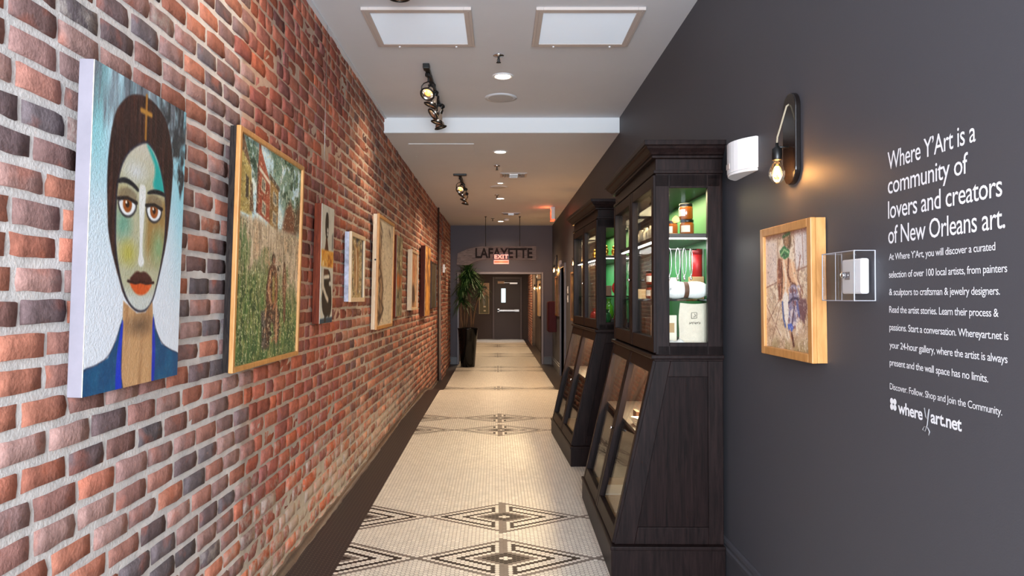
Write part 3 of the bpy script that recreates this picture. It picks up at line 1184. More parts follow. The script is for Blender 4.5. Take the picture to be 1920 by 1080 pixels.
TILT = 0.030
t = framed('portrait_painting', 'large unframed canvas of a long-faced woman with parted dark hair and a blue dress', (1.781 + 2.305) / 2, 1.144, 0.524, 0.868, 'L', art_portrait(), 0, 0.040, None,
           M('primed_canvas_side', (136, 130, 139), 0.8, var=0.1, vscale=9), tilt=TILT)


# --- landscape with houses and a seated figure
def art_landscape():
    A = Art(210, 231, (150, 136, 96), 20)
    n1 = A.n(14, 14)

    def ac(c, lo, hi):
        return np.clip((c - lo) / (hi - lo), 0, 1)
    # sky
    A.put(ac(-A.v, -0.40, -0.34), (186, 210, 216))
    A.put(ac(-A.v, -0.40, -0.30) * ac(A.n(10, 10), .5, .7), (216, 222, 214))
    # foliage along the top and the right
    reg = np.clip(ac(A.u, 0.36, 0.56) * ac(-A.v, -0.26, -0.12) + ac(A.u, 0.62, 0.78) * ac(-A.v, -0.36, -0.22), 0, 1)
    for k, (cu, lo, col) in enumerate(((9, .50, (108, 134, 112)), (12, .55, (74, 104, 80)), (16, .60, (48, 72, 54)), (26, .62, (140, 162, 140)))):
        A.put(reg * ac(A.n(cu, cu), lo, lo + .07), col)
    reg = np.clip(1.3 - np.hypot((A.u - 0.17) / 0.11, (A.v - 0.09) / 0.17), 0, 1)
    A.put(reg * ac(A.n(14, 14), .36, .46), (70, 98, 78))
    A.put(reg * ac(A.n(20, 20), .54, .62), (38, 60, 46))
    # yellow house
    h = [(-0.02, 0.02), (0.07, 0.055), (0.165, 0.135), (0.195, 0.34), (-0.02, 0.33)]
    A.poly(h, (178, 156, 88), 0.012, smooth=False)
    A.put(A.mask(h, .012, False) * ac(A.n(8, 30), .5, .7) * .6, (138, 118, 66))
    A.poly([(-0.02, -0.03), (0.05, 0.0), (0.175, 0.14), (0.06, 0.080), (-0.02, 0.06)], (106, 78, 56), 0.012, smooth=False)
    A.poly([(0.095, 0.165), (0.135, 0.18), (0.14, 0.275), (0.10, 0.265)], (64, 54, 42), 0.008, smooth=False)
    A.poly([(0.155, 0.185), (0.185, 0.20), (0.215, 0.32), (0.16, 0.32)], (98, 72, 52), 0.015, smooth=False)
    # red house and its gable
    h = [(0.262, 0.050), (0.44, 0.150), (0.459, 0.35), (0.255, 0.315)]
    A.poly(h, (144, 66, 46), 0.010, smooth=False)
    A.put(A.mask(h, .01, False) * ac(A.n(30, 30), .5, .7) * .5, (174, 92, 66))
    A.poly([(0.262, -0.02), (0.30, 0.03), (0.44, 0.15), (0.262, 0.10)], (156, 76, 54), 0.012, smooth=False)
    A.line([(0.25, 0.105), (0.44, 0.158)], (206, 192, 170), 0.010)
    A.line([(0.262, 0.10), (0.258, 0.31)], (90, 44, 34), 0.010)
    h = [(0.445, 0.125), (0.585, 0.165), (0.59, 0.375), (0.455, 0.355)]
    A.poly(h, (150, 112, 62), 0.012, smooth=False)
    A.put(A.mask(h, .01, False) * ac(A.n(16, 30), .5, .65) * .6, (104, 74, 44))
    A.line([(0.44, 0.125), (0.595, 0.168)], (84, 66, 50), 0.012)
    for x0, y0 in ((0.32, 0.15), (0.335, 0.255), (0.50, 0.19), (0.505, 0.285)):
        q = [(x0, y0), (x0 + 0.05, y0 + 0.012), (x0 + 0.05, y0 + 0.065), (x0, y0 + 0.053)]
        A.poly(q, (58, 52, 46), 0.010, smooth=False)
        A.edge(q, (206, 192, 162), 0.008, 0.8)
        A.line([(x0 + 0.025, y0 + 0.005), (x0 + 0.025, y0 + 0.06)], (190, 176, 150), 0.005)
    A.poly([(0.66, 0.37), (0.72, 0.25), (0.80, 0.20), (0.90, 0.26), (0.93, 0.37)], (110, 64, 44), 0.04)
    A.poly([(0.90, 0.24), (1.02, 0.18), (1.02, 0.36), (0.90, 0.36)], (86, 66, 48), 0.05, smooth=False)
    # meadow: pale pinkish grass above, green below, all in upright strokes
    gl = 0.325 + 0.045 * A.u + 0.03 * (A.n(30, 6) - 0.5)
    md = ac(A.v - gl, 0, 0.03)
    st = A.n(70, 10)
    A.put(md, (172, 150, 122))
    A.put(md * ac(st, .48, .62) * .8, (204, 184, 158))
    A.put(md * ac(A.n(60, 12), .56, .68) * .7, (128, 106, 84))
    A.put(md * ac(A.n(12, 8), .56, .68) * .5, (190, 150, 112))
    g = ac(A.v - 0.44 - 0.16 * A.u + 0.26 * (n1 - 0.5), 0, 0.20)
    A.put(g * .9, (104, 112, 62))
    A.put(g * ac(A.n(60, 14), .46, .60) * .9, (70, 104, 50))
    A.put(g * ac(A.n(70, 16), .54, .66) * .9, (44, 66, 34))
    A.put(g * ac(A.n(80, 20), .60, .70) * .55, (128, 136, 76))
    A.put(g * ac(A.n(50, 50), .68, .74) * .6, (180, 178, 120))
    A.put(ac(A.v, 0.80, 0.95) * ac(A.n(40, 12), .4, .6) * .7, (48, 84, 44))
    A.put(np.clip(1.2 - np.hypot((A.u - 0.06) / 0.16, (A.v - 0.46) / 0.10), 0, 1) * ac(A.n(40, 12), .4, .55) * .9, (74, 104, 58))
    # seated figure on a dark stump
    A.poly([(0.37, 0.77), (0.49, 0.76), (0.52, 0.82), (0.51, 0.95), (0.40, 0.945)], (52, 44, 42), 0.025, smooth=False)
    A.put(A.mask([(0.37, 0.77), (0.51, 0.77), (0.51, 0.95), (0.39, 0.94)], .02, False) * ac(A.n(50, 16), .52, .62) * .7, (120, 108, 98))
    A.poly([(0.48, 0.55), (0.54, 0.535), (0.60, 0.56), (0.635, 0.66), (0.62, 0.76), (0.46, 0.78), (0.43, 0.70), (0.45, 0.61)], (86, 50, 36), 0.02)
    A.poly([(0.47, 0.74), (0.62, 0.73), (0.68, 0.80), (0.665, 0.93), (0.60, 0.935), (0.58, 0.83), (0.52, 0.82), (0.52, 0.92), (0.46, 0.92), (0.44, 0.80)], (70, 46, 36), 0.02)
    m = A.mask([(0.43, 0.53), (0.66, 0.53), (0.70, 0.94), (0.40, 0.94)], .04, False)
    A.put(m * ac(A.n(34, 34), .60, .70) * .8, (168, 118, 84))
    A.put(m * ac(A.n(34, 34), .62, .70) * .8, (40, 28, 24))
    A.ell(0.540, 0.515, 0.030, 0.026, (62, 40, 32), 0.3)
    A.ell(0.548, 0.522, 0.016, 0.016, (136, 92, 70), 0.4)
    A.line([(0.50, 0.58), (0.47, 0.67), (0.52, 0.73)], (172, 120, 86), 0.012)
    A.line([(0.59, 0.60), (0.61, 0.70), (0.57, 0.75)], (150, 96, 62), 0.012)
    A.poly([(0.53, 0.60), (0.57, 0.60), (0.58, 0.72), (0.54, 0.73)], (138, 116, 58), 0.02, smooth=False)
    A.poly([(0.60, 0.74), (0.63, 0.74), (0.645, 0.93), (0.61, 0.93)], (160, 116, 84), 0.015, smooth=False)
    # the second, smaller figure
    A.poly([(0.715, 0.545), (0.745, 0.535), (0.77, 0.58), (0.775, 0.70), (0.785, 0.83), (0.74, 0.84), (0.725, 0.70), (0.70, 0.62)], (102, 64, 46), 0.02)
    A.ell(0.733, 0.535, 0.016, 0.015, (84, 54, 42), 0.4)
    A.line([(0.74, 0.58), (0.75, 0.70)], (156, 110, 80), 0.008)
    A.put(ac(A.n(110, 110), .68, .74) * .6, (224, 216, 178))
    A.put(ac(A.n(110, 110), .70, .76) * .6, (36, 40, 28))
    A.c = np.clip(A.c * 1.10 + 4, 0, 255)
    return A


m_worn = M_wood('worn_black_paint', (20, 17, 20), (58, 50, 46), 0.7, (30, 30, 3), 0.2, spec=0.12)
framed('landscape_painting', 'wooden framed painting of brick houses above a meadow with a seated figure', (2.771 + 3.675) / 2, 1.0975, 0.904, 0.99, 'L', art_landscape(), 0.022, 0.044, m_pine, m_worn, tilt=TILT)


# --- tall black figure in an orange bodice
def art_black_figure():
    A = Art(60, 142, (212, 204, 188), 40)
    A.put(np.clip(A.n(8, 16) * 2 - 1.1, 0, 1) * 0.5, (160, 150, 136))
    A.poly([(0.86, 0.24), (0.94, 0.22), (0.93, 0.36), (0.85, 0.36)], (104, 98, 96), 0.08)
    A.poly([(0.32, 0.07), (0.42, 0.055), (0.52, 0.075), (0.55, 0.17), (0.53, 0.25), (0.44, 0.295), (0.32, 0.27), (0.27, 0.17)], (16, 13, 13), 0.03)
    A.ell(0.47, 0.21, 0.05, 0.022, (216, 208, 196), 0.5)
    A.ell(0.46, 0.245, 0.04, 0.014, (216, 208, 196), 0.5)
    A.poly([(0.34, 0.27), (0.46, 0.27), (0.56, 0.36), (0.60, 0.40), (0.24, 0.40), (0.33, 0.33)], (78, 38, 22), 0.03)
    m = np.clip((A.v - 0.37) / 0.02, 0, 1) * np.clip((0.53 - A.v) / 0.02, 0, 1)
    A.put(m, (232, 160, 62))
    A.put(m * np.clip(A.n(6, 12) * 4 - 2.0, 0, 1), (250, 226, 172))
    A.put(m * np.clip(A.n(6, 14) * 4 - 2.4, 0, 1), (176, 92, 24))
    A.poly([(0.24, 0.55), (0.70, 0.54), (0.80, 0.62), (0.94, 0.80), (0.90, 0.92), (0.66, 0.97), (0.20, 0.92), (0.10, 0.76), (0.28, 0.66)], (20, 17, 17), 0.03)
    A.poly([(0.24, 0.54), (0.62, 0.54), (0.60, 0.59), (0.24, 0.60)], (84, 44, 26), 0.03, smooth=False)
    A.line([(0.30, 0.61), (0.66, 0.60)], (228, 216, 196), 0.04)
    A.line([(0.14, 0.60), (0.24, 0.70), (0.46, 0.77), (0.60, 0.80)], (216, 202, 180), 0.06)
    A.line([(0.72, 0.66), (0.96, 0.66)], (214, 206, 190), 0.05)
    A.put(np.clip((A.v - 0.925) / 0.02, 0, 1) * np.clip(A.n(5, 5) * 5 - 2.6, 0, 1), (206, 214, 214))
    A.poly([(0.0, 0.96), (1, 0.95), (1, 1.02), (0, 1.02)], (36, 62, 82), 0.04, smooth=False)
    A.line([(0.44, 0.90), (0.40, 1.0)], (14, 12, 14), 0.06)
    return A


t = framed('figure_painting', 'narrow canvas of a black silhouetted figure in an orange bodice with red wood sides', (4.096 + 4.394) / 2, 1.243, 0.30, 0.71, 'L', art_black_figure(), 0, 0.045, None, m_cedar, tilt=0.02)
w = MB().tube([(0.0, -0.012, 0.70), (0.0, -0.012, 1.82)], 0.0012, 5)
w.build('hanging_wire', m_alu, t)


# --- abstracts further down the wall
def art_abstract(w, h, base, layers, seed):
    A = Art(w, h, base, seed)
    for cu, cv, thr, gain, col, al in layers:
        A.put(np.clip((A.n(cu, cv) - thr) * gain, 0, 1) * al, col)
    return A


A = art_abstract(70, 70, (176, 150, 104), [(8, 10, .5, 5, (206, 190, 150), .9), (10, 16, .56, 6, (112, 88, 60), .9), (14, 10, .62, 8, (66, 70, 84), .8), (20, 30, .66, 8, (236, 226, 200), .9)], 50)
A.poly([(0.30, 0.18), (0.45, 0.10), (0.60, 0.20), (0.66, 0.45), (0.62, 0.75), (0.55, 0.92), (0.38, 0.92), (0.30, 0.70), (0.27, 0.42)], (168, 112, 60), 0.12, 0.75)
A.line([(0.40, 0.2), (0.47, 0.5), (0.45, 0.86)], (232, 218, 190), 0.03)
A.put(np.clip((A.u - 0.86) / 0.05, 0, 1) * 0.8, (70, 78, 96))
m_bluewhite = M('flaked_blue_white_paint', (176, 180, 196), 0.7, var=0.5, vscale=14)
framed('small_collage', 'small square collage in a pale frame with flaked blue and white sides', (4.93 + 5.435) / 2, 1.365, 0.505, 0.502, 'L', A, 0.032, 0.050, m_pale, m_bluewhite, tilt=0.012)

A = art_abstract(90, 104, (216, 200, 176), [(6, 6, .5, 3, (230, 214, 190), .8), (30, 30, .62, 5, (176, 158, 134), .7), (50, 50, .74, 10, (120, 100, 84), .8)], 60)
A.poly([(0.10, 0.02), (0.20, 0.06), (0.22, 0.30), (0.26, 0.45), (0.40, 0.62), (0.38, 0.80), (0.42, 0.88), (0.25, 0.95), (0.10, 0.98), (0.02, 0.88), (0.18, 0.72), (0.08, 0.55), (0.04, 0.3)], (150, 118, 92), 0.10, 0.8)
for k in range(9):
    y0 = 0.05 + 0.1 * k
    A.line([(0.12 + 0.05 * math.sin(k * 2.2), y0), (0.20 + 0.07 * math.sin(k * 1.7 + 1), y0 + 0.07), (0.16 + 0.08 * math.cos(k), y0 + 0.12)], (66, 48, 40), 0.02, 0.8)
A.line([(0.30, 0.55), (0.38, 0.66), (0.30, 0.78), (0.42, 0.84), (0.30, 0.9), (0.05, 0.93)], (58, 44, 40), 0.025, 0.8)
A.line([(0.72, 0.08), (0.80, 0.12)], (90, 76, 66), 0.03, 0.7)
t = framed('tall_abstract', 'tallest pale wood shadow frame, holding a cream abstract streaked with dark brown', (5.951 + 6.826) / 2, 1.12, 0.875, 0.995, 'L', A, 0.028, 0.052, m_pine, m_pale, tilt=0.022)
MB().lathe([(0.008, 0), (0.008, 0.004)], 12, 0, Matrix.Translation((-0.8752 / 2, -0.026, 0.60)) @ Matrix.Rotation(-PI / 2, 4, 'Y')).build('screw_hole', m_black, t)

A = art_abstract(50, 100, (128, 120, 96), [(6, 12, .5, 5, (170, 160, 130), .9), (8, 16, .52, 6, (70, 66, 56), .9), (10, 20, .64, 8, (214, 200, 160), .9)], 70)
A.poly([(0.1, 0.45), (0.5, 0.5), (0.9, 0.47), (0.8, 0.62), (0.4, 0.66), (0.05, 0.62)], (190, 92, 40), 0.15, 0.9)
A.line([(0.5, 0.02), (0.4, 0.2), (0.6, 0.4), (0.5, 0.6), (0.4, 0.98)], (50, 50, 46), 0.04, 0.7)
framed('narrow_abstract', 'grey and orange abstract canvas with red stained sides between two pale frames', (7.118 + 7.541) / 2, 1.199, 0.42, 0.837, 'L', A, 0, 0.040, None, m_cedar, tilt=0.015)

A = art_abstract(60, 70, (196, 150, 110), [(5, 6, .5, 4, (216, 184, 150), .8), (7, 7, .55, 5, (140, 90, 62), .8), (20, 20, .66, 8, (80, 54, 44), .7)], 80)
A.poly([(0.1, 0.62), (0.4, 0.55), (0.6, 0.66), (0.7, 0.9), (0.2, 0.94), (0.05, 0.8)], (62, 44, 40), 0.12, 0.9)
A.poly([(0.2, 0.1), (0.5, 0.06), (0.6, 0.5), (0.3, 0.55)], (190, 106, 76), 0.2, 0.6, False)
framed('small_abstract', 'smaller pale wood frame with a rosy brown abstract darkening at its foot', (8.255 + 8.886) / 2, 1.2425, 0.63, 0.725, 'L', A, 0.030, 0.055, m_pale, m_pale, tilt=0.015)

A = art_abstract(60, 84, (150, 100, 52), [(6, 8, .5, 5, (196, 140, 74), .9), (8, 14, .55, 6, (74, 44, 28), .9), (10, 10, .66, 8, (226, 180, 110), .8)], 90)
A.poly([(0.25, 0.62), (0.45, 0.48), (0.68, 0.62), (0.72, 0.98), (0.56, 0.98), (0.48, 0.72), (0.36, 0.98), (0.22, 0.98)], (204, 142, 60), 0.06, 0.9)
A.line([(0.5, 0.03), (0.45, 0.3), (0.55, 0.55)], (60, 38, 26), 0.05, 0.8)
framed('amber_abstract', 'amber and brown abstract on a deep dark red panel, second painting before the pier', (9.556 + 10.26) / 2, 1.138, 0.70, 0.97, 'L', A, 0, 0.068, None, m_sienna, tilt=0.015)

A = art_abstract(50, 48, (58, 52, 44), [(5, 5, .5, 4, (84, 78, 62), .8), (9, 9, .6, 6, (34, 28, 26), .9)], 100)
A.put(np.clip((A.u - 0.8) / 0.1, 0, 1) * 0.6, (110, 104, 84))
framed('dark_abstract', 'dark olive painting last on the brick wall before the pier', (10.73 + 11.58) / 2, 1.22, 0.85, 0.735, 'L', A, 0.02, 0.045, M_wood('dark_frame_wood', (38, 26, 22), (64, 44, 36)), m_sienna, tilt=0.01)


# --- right wall: the figure in a deep honey coloured frame
def art_standing():
    A = Art(190, 206, (204, 178, 148), 110)

    def ac(c, lo, hi):
        return np.clip((c - lo) / (hi - lo), 0, 1)
    A.put(ac(A.n(6, 6), .45, .65) * .8, (184, 152, 122))
    A.put(ac(A.n(14, 14), .52, .66) * .8, (226, 210, 188))
    A.put(ac(A.n(24, 24), .60, .70) * .6, (150, 114, 90))
    A.poly([(-0.02, 0.04), (0.28, 0.06), (0.29, 0.42), (-0.02, 0.46)], (212, 194, 186), 0.06, 0.7, False)
    A.poly([(0.68, -0.02), (1.02, -0.02), (1.02, 0.30), (0.70, 0.33)], (214, 206, 206), 0.06, 0.8, False)
    A.put(ac(-A.v, -0.06, -0.02) * .6, (110, 60, 44))
    for p in (((0.0, 0.47), (0.30, 0.42)), ((0.30, 0.0), (0.32, 0.44)), ((0.66, 0.0), (0.70, 0.34), (1.0, 0.30)), ((0.02, 0.80), (0.40, 0.52)), ((0.0, 0.62), (0.36, 0.90)), ((0.72, 0.45), (1.0, 0.78)), ((0.84, 0.0), (0.86, 0.3)), ((0.1, 1.0), (0.35, 0.62))):
        A.line(p, (138, 92, 72), 0.007, 0.7)
    A.put(ac(A.v, 0.86, 0.98) * ac(A.n(10, 6), .35, .6) * .7, (150, 130, 86))
    # head, green collar
    A.poly([(0.44, 0.0), (0.58, 0.0), (0.62, 0.08), (0.60, 0.15), (0.50, 0.18), (0.43, 0.10)], (96, 68, 44), 0.03)
    A.poly([(0.46, 0.03), (0.54, 0.02), (0.56, 0.10), (0.50, 0.14), (0.46, 0.10)], (150, 110, 78), 0.03)
    A.line([(0.43, 0.04), (0.58, 0.02)], (60, 84, 46), 0.014)
    A.poly([(0.35, 0.155), (0.45, 0.115), (0.58, 0.165), (0.555, 0.215), (0.46, 0.235), (0.37, 0.20)], (40, 104, 54), 0.012, smooth=False)
    A.line([(0.38, 0.19), (0.46, 0.15), (0.55, 0.18)], (132, 172, 116), 0.010)
    A.ell(0.45, 0.195, 0.03, 0.014, (24, 70, 36), 0.4)
    # torso, back turned, arms along
    A.poly([(0.38, 0.23), (0.52, 0.235), (0.66, 0.24), (0.72, 0.36), (0.74, 0.46), (0.66, 0.52), (0.52, 0.54), (0.42, 0.56), (0.38, 0.44), (0.36, 0.32)], (206, 160, 122), 0.02)
    A.poly([(0.30, 0.22), (0.37, 0.215), (0.40, 0.30), (0.42, 0.44), (0.38, 0.58), (0.31, 0.58), (0.29, 0.40)], (118, 62, 42), 0.02)
    A.put(A.mask([(0.28, 0.22), (0.42, 0.22), (0.42, 0.60), (0.28, 0.60)], .02, False) * ac(A.n(30, 12), .54, .64) * .8, (186, 130, 96))
    A.line([(0.55, 0.24), (0.53, 0.36), (0.60, 0.44), (0.70, 0.46)], (98, 50, 32), 0.018, 0.9)
    A.line([(0.44, 0.25), (0.49, 0.40), (0.46, 0.55)], (230, 204, 176), 0.022, 0.9)
    A.line([(0.62, 0.26), (0.66, 0.36), (0.72, 0.44)], (232, 200, 164), 0.018, 0.8)
    A.line([(0.38, 0.24), (0.41, 0.36), (0.38, 0.56)], (66, 36, 28), 0.010, 0.8)
    # pale leg and striped blue skirt
    A.poly([(0.41, 0.52), (0.52, 0.50), (0.55, 0.62), (0.53, 0.76), (0.47, 0.79), (0.43, 0.68)], (226, 214, 202), 0.02)
    A.poly([(0.55, 0.46), (0.70, 0.44), (0.76, 0.54), (0.80, 0.64), (0.72, 0.72), (0.66, 0.80), (0.58, 0.83), (0.52, 0.79), (0.55, 0.62)], (138, 128, 150), 0.02)
    m = A.mask([(0.53, 0.46), (0.80, 0.46), (0.80, 0.80), (0.53, 0.83)], .02, False)
    A.put(m * ac(A.n(18, 18), .56, .64) * .8, (92, 88, 132))
    A.put(m * ac(A.n(18, 18), .58, .66) * .8, (204, 190, 188))
    A.put(m * ac(A.n(24, 20), .60, .68) * .8, (120, 70, 70))
    A.poly([(0.74, 0.56), (0.90, 0.57), (0.93, 0.64), (0.86, 0.76), (0.76, 0.72)], (108, 72, 76), 0.03)
    A.line([(0.54, 0.60), (0.64, 0.56), (0.76, 0.57)], (62, 50, 76), 0.012)
    A.line([(0.62, 0.48), (0.66, 0.64), (0.60, 0.80)], (74, 52, 70), 0.010)
    A.line([(0.72, 0.60), (0.76, 0.70)], (74, 84, 140), 0.018, .8)
    A.line([(0.40, 0.60), (0.42, 0.73), (0.46, 0.80)], (72, 88, 140), 0.016)
    A.poly([(0.51, 0.78), (0.60, 0.77), (0.64, 0.81), (0.60, 0.84), (0.53, 0.83)], (66, 90, 170), 0.015)
    A.line([(0.56, 0.84), (0.60, 0.90)], (190, 140, 104), 0.020)
    A.line([(0.60, 0.86), (0.64, 0.95)], (84, 44, 32), 0.018)
    A.line([(0.80, 0.22), (0.74, 0.40), (0.84, 0.52)], (126, 70, 48), 0.010, .8)
    A.put(ac(A.n(70, 70), .70, .76) * .4, (80, 56, 44))
    A.put(ac(A.n(70, 70), .66, .74) * .5, (238, 226, 208))
    A.c = np.clip(A.c * 1.12 + 4, 0, 255)
    return A


framed('standing_figure_painting', 'deep honey wood frame holding a loose painting of a standing figure, beside the clear box', (2.436 + 2.91) / 2, 1.168, 0.474, 0.512, 'R', art_standing(), 0.032, 0.054, m_pine, m_pine, tilt=0.008)
m_darkgilt = M_wood('dark_gilt_wood', (96, 62, 34), (134, 92, 52), 0.4)
# two frames far down the right wall
A = art_abstract(50, 44, (80, 60, 42), [(6, 6, .5, 5, (136, 108, 66), .9), (9, 9, .55, 6, (54, 42, 34), .9)], 130)
framed('brown_painting', 'brown painting in a wood frame on the dark wall just past the far cabinet', 10.62, 1.03, 0.80, 0.76, 'R', A, 0.035, 0.035, m_darkgilt, m_darkgilt)
A = art_abstract(50, 44, (110, 84, 56), [(6, 6, .5, 5, (150, 120, 80), .9), (9, 9, .55, 6, (60, 46, 36), .9)], 140)
framed('gilt_framed_painting', 'gold framed painting on the dark wall above the red cabinet', 13.72, 1.03, 0.72, 0.78, 'R', A, 0.04, 0.04, m_darkgilt, m_darkgilt)


# --- poster of a person in the room beyond
def art_poster():
    A = Art(40, 120, (190, 156, 128), 150)
    A.put(np.clip((A.v - 0.6) / 0.3, 0, 1) * 0.7, (120, 110, 84))
    A.poly([(0.08, 0.44), (0.30, 0.36), (0.70, 0.36), (0.92, 0.44), (0.94, 1.02), (0.06, 1.02)], (98, 92, 66), 0.06, smooth=False)
    A.poly([(0.40, 0.38), (0.62, 0.38), (0.66, 0.62), (0.5, 0.80), (0.36, 0.62)], (128, 126, 118), 0.06, smooth=False)
    A.poly([(0.42, 0.30), (0.60, 0.30), (0.60, 0.40), (0.50, 0.44), (0.42, 0.40)], (176, 132, 110), 0.05, smooth=False)
    A.ell(0.55, 0.16, 0.23, 0.062, (54, 30, 34), 0.2)
    A.ell(0.53, 0.235, 0.15, 0.075, (188, 146, 126), 0.2)
    A.line([(0.44, 0.22), (0.50, 0.22)], (60, 44, 44), 0.03)
    A.line([(0.58, 0.22), (0.64, 0.22)], (60, 44, 44), 0.03)
    A.line([(0.48, 0.275), (0.60, 0.275)], (130, 60, 60), 0.03)
    A.poly([(0.44, 0.74), (0.66, 0.74), (0.66, 0.785), (0.44, 0.785)], (216, 196, 164), 0.03, smooth=False)
    A.poly([(0.46, 0.87), (0.66, 0.87), (0.66, 0.915), (0.46, 0.915)], (216, 196, 164), 0.03, smooth=False)
    A.edge([(0.01, 0.004), (0.99, 0.004), (0.99, 0.996), (0.01, 0.996)], (206, 186, 150), 0.05, 0.8)
    return A


framed('portrait_banner', 'tall banner of a person with short dark hair beside the far exit door', -0.565, 0.81, 0.36, 1.08, YBACK, art_poster(), 0, 0.03, None, m_kraft)
# pictures on the right wall of the room beyond
A = art_abstract(20, 60, (168, 128, 84), [(4, 6, .5, 5, (206, 170, 122), .9)], 160)
framed('tan_banner', 'tall tan panel on the wall of the room past the opening', 18.6, 0.90, 0.7, 0.93, 'BR', A, 0, 0.05, None, m_pale)

# ------------------------------------------------------------------ display cabinets
# local frame: -x out from the wall, +y along the hall away from us, z up from the floor
CL = 1.36            # plinth length
C0, C1 = 0.03, 1.33  # body
ZP, ZM, ZT = 0.165, 1.105, 2.02
OB, OT = 0.545, 0.335   # how far the lower front stands out at its foot and at its head


def slant(z):
    return OB + (OT - OB) * (z - ZP) / (ZM - 0.02 - ZP)


def make_cabinet(label, loc, rz):
    t = thing('display_cabinet', label, 'cabinet', loc, (0, 0, rz), 'display cabinets along the dark wall')
    # plinth
    w = MB().box((-0.565, 0, -0.03), (-0.0, CL, ZP - 0.012))
    w.box((-0.570, -0.005, ZP - 0.02), (0, CL + 0.005, ZP))
    w.build('plinth', m_esp, t, bevel=0.004)
    # end panels of the sloping base: framed and recessed
    for yy, s in ((C0, 1), (C1, -1)):
        a, b = yy, yy + s * 0.026
        p = MB()
        zt = ZM - 0.02

        def Q(o, z):
            return (-o, z)
        # stiles and rails as slanted boards
        p.prism([Q(slant(ZP), ZP), Q(slant(ZP) - 0.10, ZP), Q(slant(zt) - 0.075, zt), Q(slant(zt), zt)], 'y', min(a, b), max(a, b))
        p.prism([Q(0.075, ZP), Q(0.0, ZP), Q(0.0, zt), Q(0.075, zt)], 'y', min(a, b), max(a, b))
        p.prism([Q(slant(ZP) - 0.10, ZP), Q(0.075, ZP), Q(0.075, ZP + 0.085), Q(slant(ZP + 0.085) - 0.098, ZP + 0.085)], 'y', min(a, b), max(a, b))
        p.prism([Q(slant(zt - 0.085) - 0.077, zt - 0.085), Q(0.075, zt - 0.085), Q(0.075, zt), Q(slant(zt) - 0.075, zt)], 'y', min(a, b), max(a, b))
        p.build('base_side', m_esp, t, bevel=0.003)
        q = MB()
        a2, b2 = yy + s * 0.010, yy + s * 0.022
        q.prism([Q(slant(ZP) - 0.06, ZP + 0.01), Q(0.05, ZP + 0.01), Q(0.05, zt - 0.01), Q(slant(zt) - 0.05, zt - 0.01)], 'y', min(a2, b2), max(a2, b2))
        q.build('side_panel', m_esp2, t)
    # base inside: floor, back, shelf
    w = MB().box((-0.53, C0 + 0.026, ZP), (-0.01, C1 - 0.026, ZP + 0.006)).box((-0.012, C0 + 0.026, ZP), (-0.002, C1 - 0.026, ZM - 0.02))
    w.build('base_liner', m_tan, t)
    w = MB().box((-0.40, C0 + 0.028, 0.672), (-0.012, C1 - 0.028, 0.69))
    w.build('base_shelf', m_dkshelf, t)
    # sloping doors
    sl = Vector((-OT, ZM - 0.02)) - Vector((-OB, ZP))
    Ls = sl.length
    ax = Vector((sl.x / Ls, 0, sl.y / Ls))
    nrm = Vector((-ax.z, 0, ax.x))
    half = (C1 - C0) / 2
    for k in range(2):
        y0 = C0 + 0.004 + k * half
        y1 = y0 + half - 0.008
        mt = Matrix(((0, ax.x, nrm.x, -OB), (1, 0, 0, 0), (0, ax.z, nrm.z, ZP), (0, 0, 0, 1)))
        st, rb, rt = 0.042, 0.075, 0.07
        f = MB()
        f.box((y0, 0.004, -0.022), (y0 + st, Ls - 0.004, 0.014), 0, mt).box((y1 - st, 0.004, -0.022), (y1, Ls - 0.004, 0.014), 0, mt)
        f.box((y0 + st, 0.004, -0.022), (y1 - st, rb, 0.012), 0, mt).box((y0 + st, Ls - rt, -0.022), (y1 - st, Ls - 0.004, 0.012), 0, mt)
        d = f.build('base_door', m_esp, t, bevel=0.003)
        g = MB().box((y0 + st - 0.004, rb - 0.004, -0.014), (y1 - st + 0.004, Ls - rt + 0.004, -0.010), 0, mt)
        g.build('glass_pane', m_glass, d)
        ky = y1 - st / 2 if k == 1 else y1 - st / 2
        kn = MB().lathe([(0.004, 0), (0.004, 0.008), (0.009, 0.012), (0.010, 0.018), (0.006, 0.023), (0.0005, 0.024)], 12, 0, mt @ Matrix.Translation(((y1 - st / 2) if k == 0 else (y0 + st / 2), Ls * 0.5, 0.013)))
        if k == 0:
            kn.build('knob', m_chrome, d)
    # waist moulding
    w = MB().box((-OT - 0.028, C0 - 0.022, ZM - 0.014), (0, C1 + 0.022, ZM + 0.006)).box((-OT - 0.012, C0 - 0.010, ZM - 0.026), (0, C1 + 0.010, ZM - 0.014))
    w.build('waist_moulding', m_esp, t, bevel=0.004)
    # upper case
    w = MB().box((-0.012, C0, ZM), (0, C1, ZT)).box((-OT + 0.01, C0, ZM + 0.004), (0, C1, ZM + 0.05)).box((-OT, C0, ZT - 0.065), (-0.012, C1, ZT))
    w.build('case', m_esp, t, bevel=0.002)
    w = MB().box((-0.020, C0 + 0.03, ZM + 0.05), (-0.0121, C1 - 0.03, ZT - 0.066))
    w.build('back_panel', m_green, t)
    for yy, s in ((C0, 1), (C1, -1)):
        a, b = min(yy, yy + s * 0.028), max(yy, yy + s * 0.028)
        f = MB().box((-OT, a, ZM + 0.006), (-OT + 0.068, b, ZT - 0.005)).box((-0.075, a, ZM + 0.006), (-0.0005, b, ZT - 0.005))
        f.box((-OT + 0.068, a, ZM + 0.006), (-0.075, b, ZM + 0.066)).box((-OT + 0.068, a, ZT - 0.072), (-0.075, b, ZT - 0.005))
        d = f.build('side_frame', m_esp, t, bevel=0.002)
        g = MB().box((-OT + 0.064, (a + b) / 2 - 0.002, ZM + 0.062), (-0.071, (a + b) / 2 + 0.002, ZT - 0.068))
        g.build('glass_pane', m_glass, d)
